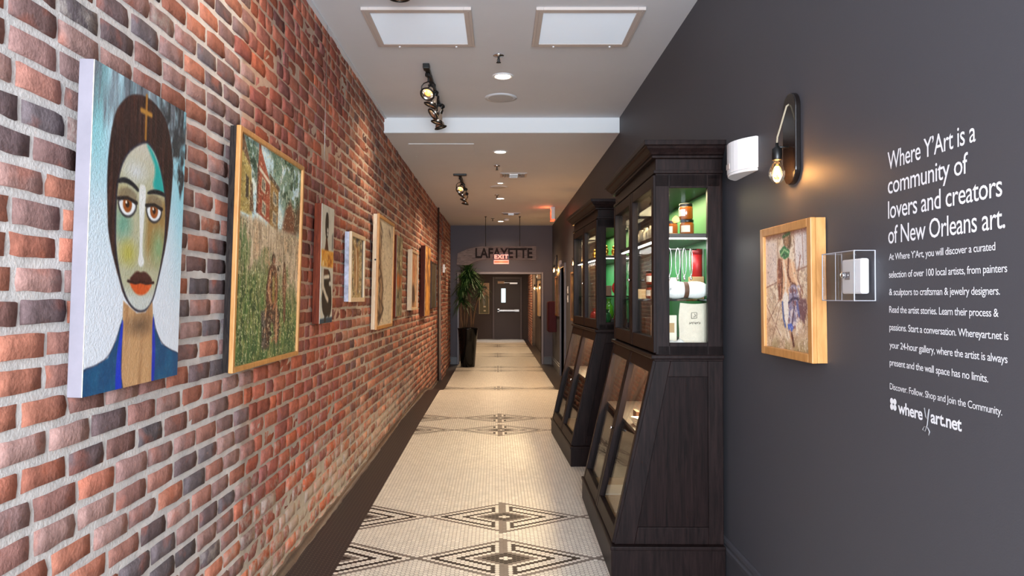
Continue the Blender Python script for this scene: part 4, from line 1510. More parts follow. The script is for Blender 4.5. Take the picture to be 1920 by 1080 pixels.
    # front doors
    for k in range(2):
        y0 = C0 + 0.004 + k * half
        y1 = y0 + half - 0.008
        z0, z1 = ZM + 0.014, ZT - 0.006
        st = 0.046
        f = MB().box((-OT - 0.012, y0, z0), (-OT + 0.024, y0 + st, z1)).box((-OT - 0.012, y1 - st, z0), (-OT + 0.024, y1, z1))
        f.box((-OT - 0.010, y0 + st, z0), (-OT + 0.024, y1 - st, z0 + 0.075)).box((-OT - 0.010, y0 + st, z1 - 0.06), (-OT + 0.024, y1 - st, z1))
        d = f.build('upper_door', m_esp, t, bevel=0.003)
        g = MB().box((-OT + 0.012, y0 + st - 0.004, z0 + 0.071), (-OT + 0.016, y1 - st + 0.004, z1 - 0.056))
        g.build('glass_pane', m_glass, d)
        kn = MB().lathe([(0.004, 0), (0.004, 0.008), (0.009, 0.012), (0.010, 0.018), (0.006, 0.023), (0.0005, 0.024)], 12, 0, Matrix.Translation((-OT - 0.011, (y1 - st / 2) if k == 0 else (y0 + st / 2), 1.50)) @ Matrix.Rotation(-PI / 2, 4, 'Y'))
        if k == 0:
            kn.build('knob', m_chrome, d)
    # shelves
    w = MB().box((-OT + 0.03, C0 + 0.03, 1.700), (-0.022, C1 - 0.03, 1.722))
    sh = w.build('wood_shelf', m_dkshelf, t, bevel=0.002)
    w = MB().box((-OT + 0.034, C0 + 0.034, 1.694), (-OT + 0.052, C1 - 0.034, 1.6995)).box((-OT + 0.052, C0 + 0.034, 1.694), (-0.03, C0 + 0.050, 1.6995))
    w.build('led_strip', m_led, sh)
    w = MB().box((-OT + 0.04, C0 + 0.03, 1.380), (-0.022, C1 - 0.03, 1.389))
    w.build('glass_shelf', m_shelfglass, t)
    # frieze and cornice
    w = MB().box((-OT - 0.012, C0 - 0.012, ZT), (0, C1 + 0.012, ZT + 0.016))
    w.box((-OT, C0, ZT + 0.016), (0, C1, 2.095))
    w.box((-OT - 0.022, C0 - 0.022, 2.095), (0, C1 + 0.022, 2.108))
    w.build('frieze', m_esp, t, bevel=0.002)
    prof = [(0.012, 2.108), (0.026, 2.112), (0.034, 2.122), (0.052, 2.138), (0.058, 2.150), (0.068, 2.152), (0.068, 2.176)]
    w = MB()
    vs, fs = [], []
    ring = []
    for o, z in prof:
        ring.append([(0.0, C0 - o, z), (-OT - o, C0 - o, z), (-OT - o, C1 + o, z), (0.0, C1 + o, z)])
    for r in ring:
        vs += r
    for i in range(len(ring) - 1):
        for k in range(4):
            k2 = (k + 1) % 4
            fs.append((i * 4 + k, i * 4 + k2, (i + 1) * 4 + k2, (i + 1) * 4 + k))
    fs.append((0, 1, 2, 3))
    fs.append(tuple((len(ring) - 1) * 4 + k for k in range(4)))
    w.add(vs, fs)
    w.build('cornice', m_esp, t, bevel=0.002)
    # the lamps inside: a warm one over the top shelf, the led strip, a warm one in the base
    lamp('cabinet_top_lamp', 'AREA', (-0.17, 0.68, ZT - 0.075), 9, (1.0, 0.83, 0.5), (0, 0, 0), 0.12, 1.1, parent=t)
    lamp('cabinet_led_light', 'AREA', (-0.20, 0.68, 1.69), 6.5, (1.0, 0.97, 0.92), (0, 0, 0), 0.12, 1.15, parent=t)
    lamp('cabinet_base_lamp', 'AREA', (-0.15, 0.68, ZM - 0.035), 46, (1.0, 0.76, 0.45), (0, 0, 0), 0.10, 1.1, parent=t)
    return t


CABA = make_cabinet('near dark display cabinet with amber jars and a cream tote inside', (1.115, 3.47, 0.0), -0.0105)
CABB = make_cabinet('far dark display cabinet with blown glass vases inside', (1.135, 5.70, 0.022), 0.043)


def in_cab(cab, out, y, z):
    return cab.matrix_basis @ Vector((-out, y, z))


# ------------------------------------------------------------------ things shown in the cabinets


def place(o, cab, out, y, z, rz=0.0):
    p = in_cab(cab, out, y, z)
    o.location = p
    o.rotation_euler = (0, 0, cab.rotation_euler.z + rz)
    return o


def make_jar(label, body, lidm, r=0.035, h=0.085, group=None, cat='jar', name='jar'):
    t = thing(name, label, cat, group=group)
    MB().lathe([(r * 0.85, 0), (r, 0.006), (r, h * 0.72), (r * 0.9, h * 0.80), (r * 0.84, h * 0.83)], 24).build('body', body, t)
    MB().lathe([(r * 0.93, h * 0.82), (r * 0.95, h * 0.83), (r * 0.95, h * 0.985), (r * 0.90, h)], 24).build('lid', lidm, t)
    vs, fs = [], []
    n = 8
    for i in range(n + 1):
        a = math.radians(190 + 80 * i / n)
        for z in (h * 0.2, h * 0.62):
            vs.append(((r + 0.0006) * math.cos(a), (r + 0.0006) * math.sin(a), z))
    for i in range(n):
        fs.append((2 * i, 2 * i + 2, 2 * i + 3, 2 * i + 1))
    MB().add(vs, fs, 0, True).build('paper_label', m_paper, t)
    return t


G = 'amber jars on the top shelf'
jar = make_jar('amber jar with black lid on the shelf, under the topmost amber jar', m_amber, m_lid, 0.036, 0.084, G)
place(jar, CABA, 0.135, 0.20, 1.7225, 0.2)
place(dup(jar, 'topmost amber jar with black lid, stacked upon another amber jar', group=G), CABA, 0.140, 0.20, 1.8067, -0.35)
place(dup(jar, 'single amber jar standing nearest the front corner of the near cabinet', group=G), CABA, 0.205, 0.26, 1.7225, 0.0)

G = 'rust red preserve jars in the near cabinet'
jr = make_jar('lower rust red jar with a big cream label on the glass shelf', m_rust, m_lid, 0.042, 0.082, G)
place(jr, CABA, 0.23, 0.60, 1.3895)
place(dup(jr, 'upper rust red jar with a big cream label, stacked on its twin', group=G), CABA, 0.232, 0.60, 1.4718, 0.15)
place(dup(jr, 'rust red jar standing behind the stacked pair of rust jars', group=G), CABA, 0.20, 0.73, 1.3895, -0.1)


def make_pouch(label, w_=0.085, h=0.075, d=0.045, group=None, mat=None, name='cookie_bag', cat='bag'):
    t = thing(name, label, cat, group=group)
    m = MB()
    prof = [(0.0, 1.0), (0.25, 1.06), (0.6, 0.98), (0.85, 0.7), (1.0, 0.62)]
    vs, fs = [], []
    seg = 16
    for zz, s in prof:
        for k in range(seg):
            a = 2 * PI * k / seg
            c, sn = math.cos(a), math.sin(a)
            e = 0.55
            x = math.copysign(abs(c) ** e, c) * w_ / 2 * s
            y = math.copysign(abs(sn) ** e, sn) * d / 2 * (s if zz < 0.7 else s * 0.55)
            vs.append((x + 0.004 * math.sin(3 * a + zz * 7), y, zz * h))
    for i in range(len(prof) - 1):
        for k in range(seg):
            k2 = (k + 1) % seg
            fs.append((i * seg + k, i * seg + k2, (i + 1) * seg + k2, (i + 1) * seg + k))
    fs.append(tuple(range(seg))[::-1])
    fs.append(tuple((len(prof) - 1) * seg + k for k in range(seg)))
    m.add(vs, fs, 0, True)
    m.build('body', mat or m_linen, t)
    MB().box((-w_ * 0.2, -d / 2 - 0.003, h * 0.3), (w_ * 0.2, -d / 2 - 0.0005, h * 0.62)).build('paper_label', m_paper, t)
    return t


G = 'cream pouches on the top shelf of the near cabinet'
pz = make_pouch('cream cloth pouch on the top shelf just behind the near front door glass', 0.10, 0.095, 0.06, G)
place(pz, CABA, 0.24, 0.50, 1.7225, -PI / 2)
for k, (o_, y_, lb) in enumerate(((0.235, 0.63, 'cream cloth pouch on the top shelf, second from the near end in its row'), (0.24, 0.76, 'cream cloth pouch on the top shelf, third from the near end in its row'), (0.235, 0.90, 'cream cloth pouch on the top shelf, last of its row'))):
    place(dup(pz, lb, group=G), CABA, o_, y_, 1.7225, -PI / 2 + 0.15 * (k - 1))
place(make_pouch('wide cream pouch standing behind the hanging silver chains', 0.13, 0.12, 0.06), CABA, 0.17, 0.45, 1.3895, 0.1)

# hanging necklaces
t = thing('necklace_stand', 'slim bar stand from which silver chains hang in the near cabinet', 'stand')
MB().box((-0.06, -0.02, 0), (0.06, 0.02, 0.006)).build('base', m_black, t)
MB().tube([(0.0, 0, 0.0), (0.0, 0, 0.262)], 0.0035).build('post', m_black, t)
MB().tube([(-0.085, 0, 0.262), (0.085, 0, 0.262)], 0.0035).build('crossbar', m_black, t)
place(t, CABA, 0.165, 0.22, 1.3895)
G = 'silver chains hanging in the near cabinet'
nk = thing('necklace', 'silver chain with a dark drop, hanging nearest the window edge', 'necklace', group=G)
cp = [(0.012 * math.sin(2 * PI * i / 24), 0.0, -0.066 + 0.072 * math.cos(2 * PI * i / 24)) for i in range(24)]
MB().tube(cp, 0.0022, 6, closed=True).build('chain', m_silver, nk)
MB().lathe([(0.0005, -0.165), (0.008, -0.155), (0.006, -0.145), (0.0015, -0.138)], 10).build('pendant', m_silver, nk)
place(nk, CABA, 0.225, 0.215, 1.3895 + 0.262)
for k, (o_, lb) in enumerate(((0.180, 'silver chain hanging second from the window edge'), (0.145, 'silver chain hanging third from the window edge'), (0.110, 'silver chain hanging last, beside the red tube'))):
    place(dup(nk, lb, group=G), CABA, o_, 0.215, 1.3895 + 0.262, 0.3 * k)
t = thing('gift_tube', 'bright red round gift tube beside the silver chains', 'tube')
MB().lathe([(0.028, 0), (0.028, 0.125)], 24).build('body', m_redbox, t)
MB().lathe([(0.0295, 0.12), (0.0295, 0.15)], 24).build('lid', M('dark_red_card', (128, 22, 26), 0.5), t)
w = MB().box((-0.032, -0.04, 0), (0.032, 0.04, 0.12))
tag(w.build('kraft_box', m_kraft, bevel=0.003), 'plain kraft box carrying the red gift tube', 'box')
place(bpy.data.objects['kraft_box'], CABA, 0.058, 0.31, 1.3895)
t_ = bpy.data.objects['gift_tube']
place(t_, CABA, 0.055, 0.305, 1.5095)

# rolled white cloth with a strap
t = thing('rolled_cloth', 'white rolled cloth held by a brown strap, lying on the glass shelf', 'cloth roll')
vs = []
m = MB()
prof = []
for i in range(15):
    s = i / 14
    x = -0.11 + 0.22 * s
    r = 0.052 * (1 - 0.35 * abs(2 * s - 1) ** 4) * (1 - 0.10 * math.exp(-((s - 0.5) / 0.08) ** 2)) * (1 + 0.05 * math.sin(9 * s))
    prof.append((r, x))
m.lathe([(0.004, prof[0][1] - 0.002)] + prof + [(0.004, prof[-1][1] + 0.002)], 22, 0, Matrix.Scale(0.86, 4, (0, 0, 1)) @ Matrix.Rotation(PI / 2, 4, 'Y'))
m.build('cloth', m_cloth, t)
MB().lathe([(0.0495, -0.012), (0.0495, 0.012)], 22, 0, Matrix.Scale(0.86, 4, (0, 0, 1)) @ Matrix.Rotation(PI / 2, 4, 'Y'), caps=False).build('strap', m_strap, t)
mk = MB()
for k in range(5):
    x_ = -0.086 + 0.0095 * k
    mk.tube([(x_, -0.0475, -0.002), (x_ + 0.003, -0.0478, 0.012), (x_ + 0.006, -0.0475, 0.001 + 0.004 * (k % 2))], 0.0013, 5)
mk.build('print', m_ink, t)
place(t, CABA, 0.165, 0.13, 1.3895 + 0.047)
w = MB().box((-0.07, -0.035, 0), (0.07, 0.035, 0.05))
tag(w.build('kraft_tray', m_kraft, bevel=0.004), 'low kraft tray behind the strapped white roll', 'tray')
place(bpy.data.objects['kraft_tray'], CABA, 0.225, 0.33, 1.3895)
t = thing('bottle', 'small grey bottle with a silver cap left of the white roll', 'bottle')
MB().lathe([(0.020, 0), (0.022, 0.004), (0.022, 0.075), (0.012, 0.092), (0.010, 0.098)], 18).build('body', M('grey_bottle', (172, 170, 166), 0.3), t)
MB().lathe([(0.013, 0.096), (0.013, 0.118), (0.011, 0.12)], 18).build('cap', m_alu, t)
place(t, CABA, 0.245, 0.20, 1.3895)

# tote bag
t = thing('tote_bag', 'cream cotton tote bag with a printed emblem in the near cabinet', 'bag')
m = MB()
vs, fs = [], []
nx, nz = 9, 11
for side in (-1, 1):
    for j in range(nz):
        for i in range(nx):
            u_, v_ = i / (nx - 1), j / (nz - 1)
            bul = math.sin(PI * u_) * (0.028 * (1 - v_) + 0.012)
            x = (u_ - 0.5) * (0.150 + 0.012 * (1 - v_)) + 0.003 * math.sin(7 * v_)
            vs.append((x, side * bul + 0.002 * math.sin(9 * u_ + 5 * v_), v_ * 0.215 - 0.006 * math.sin(PI * u_) * v_))
for s in range(2):
    o_ = s * nx * nz
    for j in range(nz - 1):
        for i in range(nx - 1):
            fs.append((o_ + j * nx + i, o_ + j * nx + i + 1, o_ + (j + 1) * nx + i + 1, o_ + (j + 1) * nx + i))
m.add(vs, fs, 0, True)
m.build('bag_body', m_linen, t)
m = MB()
m.tube([(-0.022, -0.0285, 0.135), (-0.022, -0.0300, 0.165), (0.006, -0.0300, 0.165), (0.006, -0.0290, 0.137), (-0.022, -0.0290, 0.135)], 0.0012, 5)
m.tube([(-0.012, -0.0300, 0.142), (0.0, -0.0300, 0.148), (-0.006, -0.0300, 0.158)], 0.0012, 5)
for k in range(7):
    x_ = -0.034 + 0.0085 * k
    m.tube([(x_, -0.0315, 0.106 + 0.003 * (k % 2)), (x_ + 0.003, -0.0318, 0.117), (x_ + 0.006, -0.0315, 0.108 + 0.004 * (k % 3))], 0.0012, 5)
m.build('print', m_ink, t)
place(t, CABA, 0.118, 0.13, ZM + 0.0505, 0.04)
t = thing('carton', 'slim pale carton leaning beside the cream tote', 'box')
MB().box((-0.035, -0.012, 0), (0.035, 0.012, 0.150)).build('body', m_paper, t, bevel=0.002)
MB().box((-0.022, -0.0128, 0.06), (0.022, -0.0121, 0.11)).build('printed_label', m_kraft, t)
place(t, CABA, 0.235, 0.17, ZM + 0.0505, 0.1)
w = MB()
vs, fs = [], []
nx, ny = 16, 8
for j in range(ny):
    for i in range(nx):
        u_, v_ = i / (nx - 1), j / (ny - 1)
        vs.append(((u_ - 0.5) * 0.11, (v_ - 0.5) * 0.07, 0.006 + 0.022 * math.sin(PI * v_) * math.sin(PI * u_) * (1 + 0.4 * math.sin(11 * u_))))
for j in range(ny - 1):
    for i in range(nx - 1):
        fs.append((j * nx + i, j * nx + i + 1, (j + 1) * nx + i + 1, (j + 1) * nx + i))
fs.append([i for i in range(nx)] + [nx * (ny - 1) + i for i in range(nx)][::-1])
w.add(vs, fs, 0, True)
w.box((-0.055, -0.035, 0), (0.055, 0.035, 0.007))
tag(w.build('folded_cloth', m_cloth), 'folded white cloth on the floor of the near cabinet window', 'cloth')
place(bpy.data.objects['folded_cloth'], CABA, 0.215, 0.10, ZM + 0.0505)


def card(label, out, y, z, cab, w_=0.06, h=0.10, d=0.012, rz=0.0, mat=None, name='card', cat='card', group=None):
    o = MB().box((-w_ / 2, -d / 2, 0), (w_ / 2, d / 2, h)).build(name, mat or m_paper, bevel=0.001)
    tag(o, label, cat, group)
    place(o, cab, out, y, z, rz)
    return o


card('upright white book at the foot of the near front door glass', 0.26, 0.42, ZM + 0.051, CABA, 0.05, 0.20, 0.03, -PI / 2, name='book', cat='book')
card('brown gift box on the floor of the near cabinet behind the white book', 0.20, 0.62, ZM + 0.051, CABA, 0.09, 0.085, 0.07, -PI / 2, m_kraft, 'gift_box', 'box')
card('dark brown box on the near cabinet floor, beyond the brown gift box', 0.21, 0.80, ZM + 0.051, CABA, 0.10, 0.12, 0.07, -PI / 2, m_strap, 'gift_box', 'box')
card('pale flat box on the glass shelf behind the far upper door', 0.22, 1.02, 1.3895, CABA, 0.14, 0.06, 0.09, -PI / 2, m_kraft, 'gift_box', 'box')
for k, (y_, h_) in enumerate(((1.00, 0.10), (1.16, 0.07))):
    card(('taller dark box on the top shelf behind the far upper door', 'shorter dark box on the top shelf at its far end')[k], 0.20, y_, 1.7225, CABA, 0.10, h_, 0.08, -PI / 2, m_strap, 'keepsake_box', 'box')


# base of the near cabinet
G = 'white square coasters stacked in the near cabinet base'
for k in range(4):
    o = MB().box((-0.05, -0.05, 0), (0.05, 0.05, 0.009)).build('coaster', m_paper, bevel=0.002)
    tag(o, ('bottom white square coaster of the stack in the base', 'white square coaster second from the bottom of its stack', 'white square coaster second from the top of its stack', 'top white square coaster of the stack in the base')[k], 'coaster', G)
    place(o, CABA, 0.325, 0.42, 0.6905 + 0.0105 * k, 0.1 * k)
t = thing('drinking_glass', 'clear drinking glass with orange prints beside the white coasters', 'glass')
MB().lathe([(0.026, 0), (0.029, 0.002), (0.036, 0.135), (0.0345, 0.135), (0.027, 0.008), (0.001, 0.008)], 24, caps=False).build('glass_body', m_vclear, t)
for k in range(5):
    a = 2 * PI * k / 5
    MB().lathe([(0.0005, 0), (0.011, 0.0004), (0.011, 0.0012), (0.0005, 0.0016)], 10, 0, Matrix.Rotation(a, 4, 'Z') @ Matrix.Translation((0.0335, 0, 0.065 + 0.03 * (k % 2))) @ Matrix.Rotation(PI / 2, 4, 'Y')).build('orange_print', M('orange_print_%d' % k, (214, 96, 36), 0.5), t)
place(t, CABA, 0.320, 0.285, 0.6905)
card('small white price card standing at the foot of the near base door', 0.45, 0.20, ZP + 0.0065, CABA, 0.07, 0.045, 0.004, -PI / 2, name='price_card')
card('dark folded leaflet on the shelf edge of the near base', 0.33, 0.60, 0.6905, CABA, 0.10, 0.05, 0.02, -PI / 2, m_strap, 'leaflet', 'leaflet')
card('pale magazine lying open on the floor of the near base', 0.40, 0.62, ZP + 0.0065, CABA, 0.20, 0.012, 0.15, -PI / 2, m_kraft, 'magazine', 'magazine')
card('white magazine lying beyond the pale one in the near base', 0.40, 0.98, ZP + 0.0065, CABA, 0.20, 0.010, 0.15, -PI / 2, m_paper, 'magazine', 'magazine')


# far cabinet
def vase(label, prof, mat, cab, out, y, z, name='vase', group=None):
    t_ = thing(name, label, 'vase', group=group)
    cut = int(len(prof) * 0.7)
    MB().lathe(prof[:cut + 1], 20).build('body', mat, t_)
    MB().lathe(prof[cut:], 20, caps=False).build('neck', mat, t_)
    place(t_, cab, out, y, z)
    return t_


zb = ZM + 0.0505
P1 = [(0.02, 0), (0.035, 0.01), (0.046, 0.05), (0.040, 0.10), (0.018, 0.13), (0.014, 0.15), (0.024, 0.17)]
P2 = [(0.02, 0), (0.03, 0.01), (0.034, 0.05), (0.022, 0.085), (0.014, 0.11), (0.013, 0.145), (0.020, 0.165)]
P3 = [(0.022, 0), (0.04, 0.012), (0.05, 0.045), (0.042, 0.08), (0.024, 0.10), (0.022, 0.108), (0.034, 0.12)]
G = 'blown glass vases on the floor of the far cabinet'
vase('green blown glass vase with a narrow neck in the far cabinet', P1, m_vgreen, CABB, 0.205, 0.23, zb + 0.040, group=G)
vase('blue blown glass vase between the green one and the window edge', P2, m_vblue, CABB, 0.115, 0.24, zb + 0.040, group=G)
vase('squat red blown glass vase below the green vase', P3, m_vred, CABB, 0.140, 0.116, zb, group=G)
vase('squat dark green blown glass vase at the window foot', P3, M('deep_green_glass', (30, 74, 40), 0.08, coat=0.6), CABB, 0.255, 0.116, zb, group=G)
vase('large coral red vase behind the near front door of the far cabinet', [(r * 1.15, z) for r, z in P3], m_vred, CABB, 0.255, 0.56, zb, group=G)
vase('milky glass vase beyond the coral red one', P2, M('milky_glass', (176, 176, 168), 0.1, coat=0.5), CABB, 0.22, 0.68, zb, group=G)
w = MB().box((-0.11, -0.05, 0), (0.11, 0.05, 0.04))
tag(w.build('display_riser', m_dkshelf, bevel=0.002), 'low dark riser under the green and blue vases', 'riser')
place(bpy.data.objects['display_riser'], CABB, 0.165, 0.23, zb)
t = thing('plate', 'round red patterned plate propped on the glass shelf', 'plate')
MB().lathe([(0.0005, 0), (0.035, 0.0), (0.062, 0.010), (0.064, 0.013), (0.035, 0.005), (0.0005, 0.005)], 28, 0, Matrix.Translation((0, 0, 0.064)) @ Matrix.Rotation(PI / 2 + 0.15, 4, 'X')).build('dish', m_vred, t)
MB().lathe([(0.022, 0.0056), (0.030, 0.0062), (0.030, 0.007), (0.022, 0.0066)], 24, 0, Matrix.Translation((0, 0, 0.064)) @ Matrix.Rotation(PI / 2 + 0.15, 4, 'X'), caps=False).build('painted_ring', m_paper, t)
place(t, CABB, 0.125, 0.20, 1.3935)
card('small dark box left of the red plate', 0.225, 0.22, 1.3895, CABB, 0.07, 0.085, 0.06, 0, m_strap, 'trinket_box', 'box')
card('upper white price tag on the green back of the far cabinet', 0.030, 0.25, 1.60, CABB, 0.035, 0.06, 0.004, -PI / 2, name='price_tag', cat='tag')
card('lower white price tag on the green back of the far cabinet', 0.030, 0.40, 1.53, CABB, 0.035, 0.06, 0.004, -PI / 2, name='price_tag', cat='tag')
card('framed white card on the glass shelf of the far cabinet', 0.26, 0.45, 1.3895, CABB, 0.07, 0.10, 0.014, -PI / 2, name='framed_card')
card('tall white leaflet standing behind the far upper door', 0.27, 0.98, zb, CABB, 0.07, 0.22, 0.012, -PI / 2, name='leaflet', cat='leaflet')
G = 'brass figurines on the top shelf of the far cabinet'
bf = thing('figurine', 'brass figurine nearest the window of the far cabinet', 'figurine', group=G)
MB().lathe([(0.022, 0), (0.022, 0.008), (0.012, 0.014), (0.020, 0.035), (0.016, 0.055), (0.008, 0.065)], 16).build('body', m_brass, bf)
MB().lathe([(0.0005, 0.062), (0.012, 0.070), (0.012, 0.082), (0.0005, 0.09)], 14).build('head', m_brass, bf)
place(bf, CABB, 0.24, 0.16, 1.7225)
for k, (o_, y_, lb) in enumerate(((0.17, 0.20, 'brass figurine in the middle of the far cabinet window'), (0.10, 0.26, 'brass figurine against the green back of the far cabinet'), (0.25, 0.50, 'brass figurine behind the near upper door of the far cabinet'), (0.25, 0.66, 'brass figurine beyond the one behind the near upper door'))):
    place(dup(bf, lb, group=G), CABB, o_, y_, 1.7225, 0.4 * k)
card('brown wooden block on the shelf in the far cabinet base', 0.32, 0.42, 0.6905, CABB, 0.10, 0.05, 0.06, -PI / 2, m_kraft, 'wooden_block', 'block')
G = 'white brochures on the floor of the far cabinet base'
for k in range(3):
    card(('lowest white brochure of the pile in the far cabinet base', 'middle white brochure of the pile in the far cabinet base', 'topmost white brochure of the pile in the far cabinet base')[k], 0.42, 0.26, ZP + 0.0065 + 0.0105 * k, CABB, 0.18, 0.010, 0.12, -PI / 2 + 0.08 * k, m_paper, 'brochure', 'brochure', G)

# ------------------------------------------------------------------ ceiling fittings


def ceiling_vent(label, cx, cy, w_, l_, z, group):
    t = thing('air_vent', label, 'vent', (cx, cy, z), group=group)
    f = MB()
    a, b = w_ / 2, l_ / 2
    fw = 0.045
    d = 0.018
    f.box((-a, -b, -d), (-a + fw, b, 0.001)).box((a - fw, -b, -d), (a, b, 0.001)).box((-a + fw, -b, -d), (a - fw, -b + fw, 0.001)).box((-a + fw, b - fw, -d), (a - fw, b, 0.001))
    f.box((-a + 0.016, -b + 0.016, -d - 0.004), (-a + 0.020, b - 0.016, -d)).box((a - 0.020, -b + 0.016, -d - 0.004), (a - 0.016, b - 0.016, -d))
    f.build('frame', m_vent, t, bevel=0.002)
    s = MB()
    n = 32
    L = l_ - 2 * fw
    for k in range(n):
        y = -b + fw + L * (k + 0.5) / n
        h = L / n * 0.455
        s.add([(-a + fw, y - h, -0.002), (a - fw, y - h, -0.002), (a - fw, y + h * 0.9, -0.013), (-a + fw, y + h * 0.9, -0.013)], [(0, 1, 2, 3)])
    s.build('slats', m_slat, t)
    for sx in (-0.55, 0.62):
        MB().box((sx * a - 0.006, b - 0.012, -d - 0.006), (sx * a + 0.006, b + 0.004, -d)).build('latch', m_white, t)
    return t


ceiling_vent('square slatted ceiling vent nearer the brick wall', -0.500, 4.413, 0.655, 0.61, ZC1, 'square ceiling vents')
ceiling_vent('square slatted ceiling vent nearer the dark grey wall', 0.538, 4.413, 0.650, 0.61, ZC1, 'square ceiling vents')


def downlight(label, x, y, z, r, power, group='round recessed ceiling lights'):
    t = thing('recessed_light', label, 'ceiling light', (x, y, z), group=group)
    MB().lathe([(r, 0.001), (r + 0.016, 0.001), (r + 0.016, -0.005), (r, -0.008), (r - 0.006, -0.002), (r - 0.006, 0.001)], 32, caps=False).build('trim_ring', m_white, t)
    MB().lathe([(0.0005, -0.0015), (r - 0.004, -0.0015)], 32, caps=False).build('lens', m_glowface, t)
    lamp('downlight_lamp', 'SPOT', (0, 0, -0.02), power * 2.2, WARM, (0, 0, 0), r * 0.8, spot=math.radians(150), blend=0.9, parent=t)
    return t


DLG = (('recessed round light just before the pale beam', 0.02, 5.40, ZC1, 0.066, 9), ('first recessed round light beyond the pale beam', 0.0, 7.53, ZC2, 0.066, 20), ('small recessed round light beyond the rectangular vent', 0.0, 9.60, ZC2, 0.042, 60),
       ('recessed round light before the second rectangular vent', 0.0, 11.1, ZC2, 0.066, 85), ('recessed round light nearest the hanging board', 0.01, 14.45, ZC2, 0.066, 50))
for a in DLG:
    downlight(*a)


def sprinkler(label, x, y, z):
    t = thing('sprinkler', label, 'sprinkler', (x, y, z), group='fire sprinkler heads')
    MB().lathe([(0.001, -0.0005), (0.036, -0.0005), (0.040, -0.004), (0.036, -0.008), (0.012, -0.010), (0.012, -0.012), (0.001, -0.012)], 24).build('escutcheon', m_chrome, t)
    m = MB().lathe([(0.007, -0.010), (0.007, -0.030), (0.0055, -0.034), (0.0055, -0.048), (0.003, -0.052)], 12)
    m.build('body', m_black, t)
    MB().lathe([(0.001, -0.052), (0.017, -0.052), (0.017, -0.055), (0.001, -0.056)], 16).build('deflector', m_black, t)
    m = MB().tube([(-0.007, 0, -0.028), (-0.011, 0, -0.040), (-0.003, 0, -0.052)], 0.0018, 6).tube([(0.007, 0, -0.028), (0.011, 0, -0.040), (0.003, 0, -0.052)], 0.0018, 6)
    m.build('frame_arm', m_black, t)
    return t


sprinkler('fire sprinkler head between the two square vents', -0.012, 4.93, ZC1)
sprinkler('fire sprinkler head beyond the pale beam', -0.04, 8.32, ZC2)
sprinkler('fire sprinkler head past the small recessed light', -0.05, 10.7, ZC2)
sprinkler('fire sprinkler head nearest the hanging board', -0.15, 13.9, ZC2)


def speaker_disc(label, x, y, z, r):
    t = thing('ceiling_speaker', label, 'speaker', (x, y, z), group='round ceiling speakers')
    MB().lathe([(r, 0.001), (r + 0.03, 0.001), (r + 0.03, -0.003), (r, -0.007)], 40, caps=False).build('trim_ring', m_ceil, t)
    MB().lathe([(0.001, -0.008), (r * 0.6, -0.0075), (r, -0.006)], 40, caps=False).build('grille', M('speaker_grille', (186, 184, 184), 0.7, bump=0.3, bscale=700), t)
    return t


speaker_disc('round ceiling speaker just before the pale beam', 0.005, 5.99, ZC1, 0.108)
speaker_disc('round ceiling speaker beyond the rectangular vent', -0.02, 9.95, ZC2, 0.10)


def rect_vent(label, x, y, z, w_, l_):
    t = thing('air_register', label, 'vent', (x, y, z), group='rectangular ceiling vents')
    a, b = w_ / 2, l_ / 2
    f = MB().box((-a, -b, -0.01), (a, -b + 0.025, 0.001)).box((-a, b - 0.025, -0.01), (a, b, 0.001)).box((-a, -b + 0.025, -0.01), (-a + 0.025, b - 0.025, 0.001)).box((a - 0.025, -b + 0.025, -0.01), (a, b - 0.025, 0.001))
    f.build('frame', m_vent, t, bevel=0.002)
    s = MB()
    for k in range(5):
        for sg in (-1, 1):
            x0 = sg * (a * 0.36 + k * a * 0.12)
            s.box((x0 - 0.003, -b + 0.025, -0.018), (x0 + 0.003, b - 0.025, 0.0), 0, Matrix.Translation((x0, 0, 0)) @ Matrix.Rotation(sg * 0.6, 4, 'Y') @ Matrix.Translation((-x0, 0, 0)))
    for k in range(4):
        y0 = -b + 0.04 + k * (l_ - 0.08) / 3
        s.box((-a * 0.30, y0 - 0.003, -0.022), (a * 0.30, y0 + 0.012, -0.012))
    s.build('louvres', m_alu, t)
    return t


rect_vent('rectangular ceiling vent with silver louvres beyond the pale beam', 0.17, 8.95, ZC2, 0.34, 0.30)
rect_vent('rectangular ceiling vent nearest the hanging board', 0.20, 13.1, ZC2, 0.34, 0.30)
t = thing('access_panel', 'flush square access panel in the low ceiling behind the beam', 'panel', (-0.605, 7.46, ZC2))
MB().box((-0.325, -0.32, -0.004), (0.325, 0.32, 0.001)).build('panel_door', m_ceil, t)
MB().box((-0.335, -0.335, -0.006), (0.335, -0.322, 0.001)).box((-0.335, 0.322, -0.003), (0.335, 0.330, 0.001)).build('panel_edge', m_soffit, t)
t = thing('smoke_detector', 'small round smoke detector near the hanging board', 'detector', (0.13, 14.0, ZC2))
MB().lathe([(0.055, 0.001), (0.055, -0.02), (0.04, -0.04), (0.001, -0.042)], 24).build('body', m_white, t)
MB().lathe([(0.056, -0.004), (0.060, -0.006), (0.060, -0.012), (0.056, -0.014)], 24, caps=False).build('base_ring', m_vent, t)


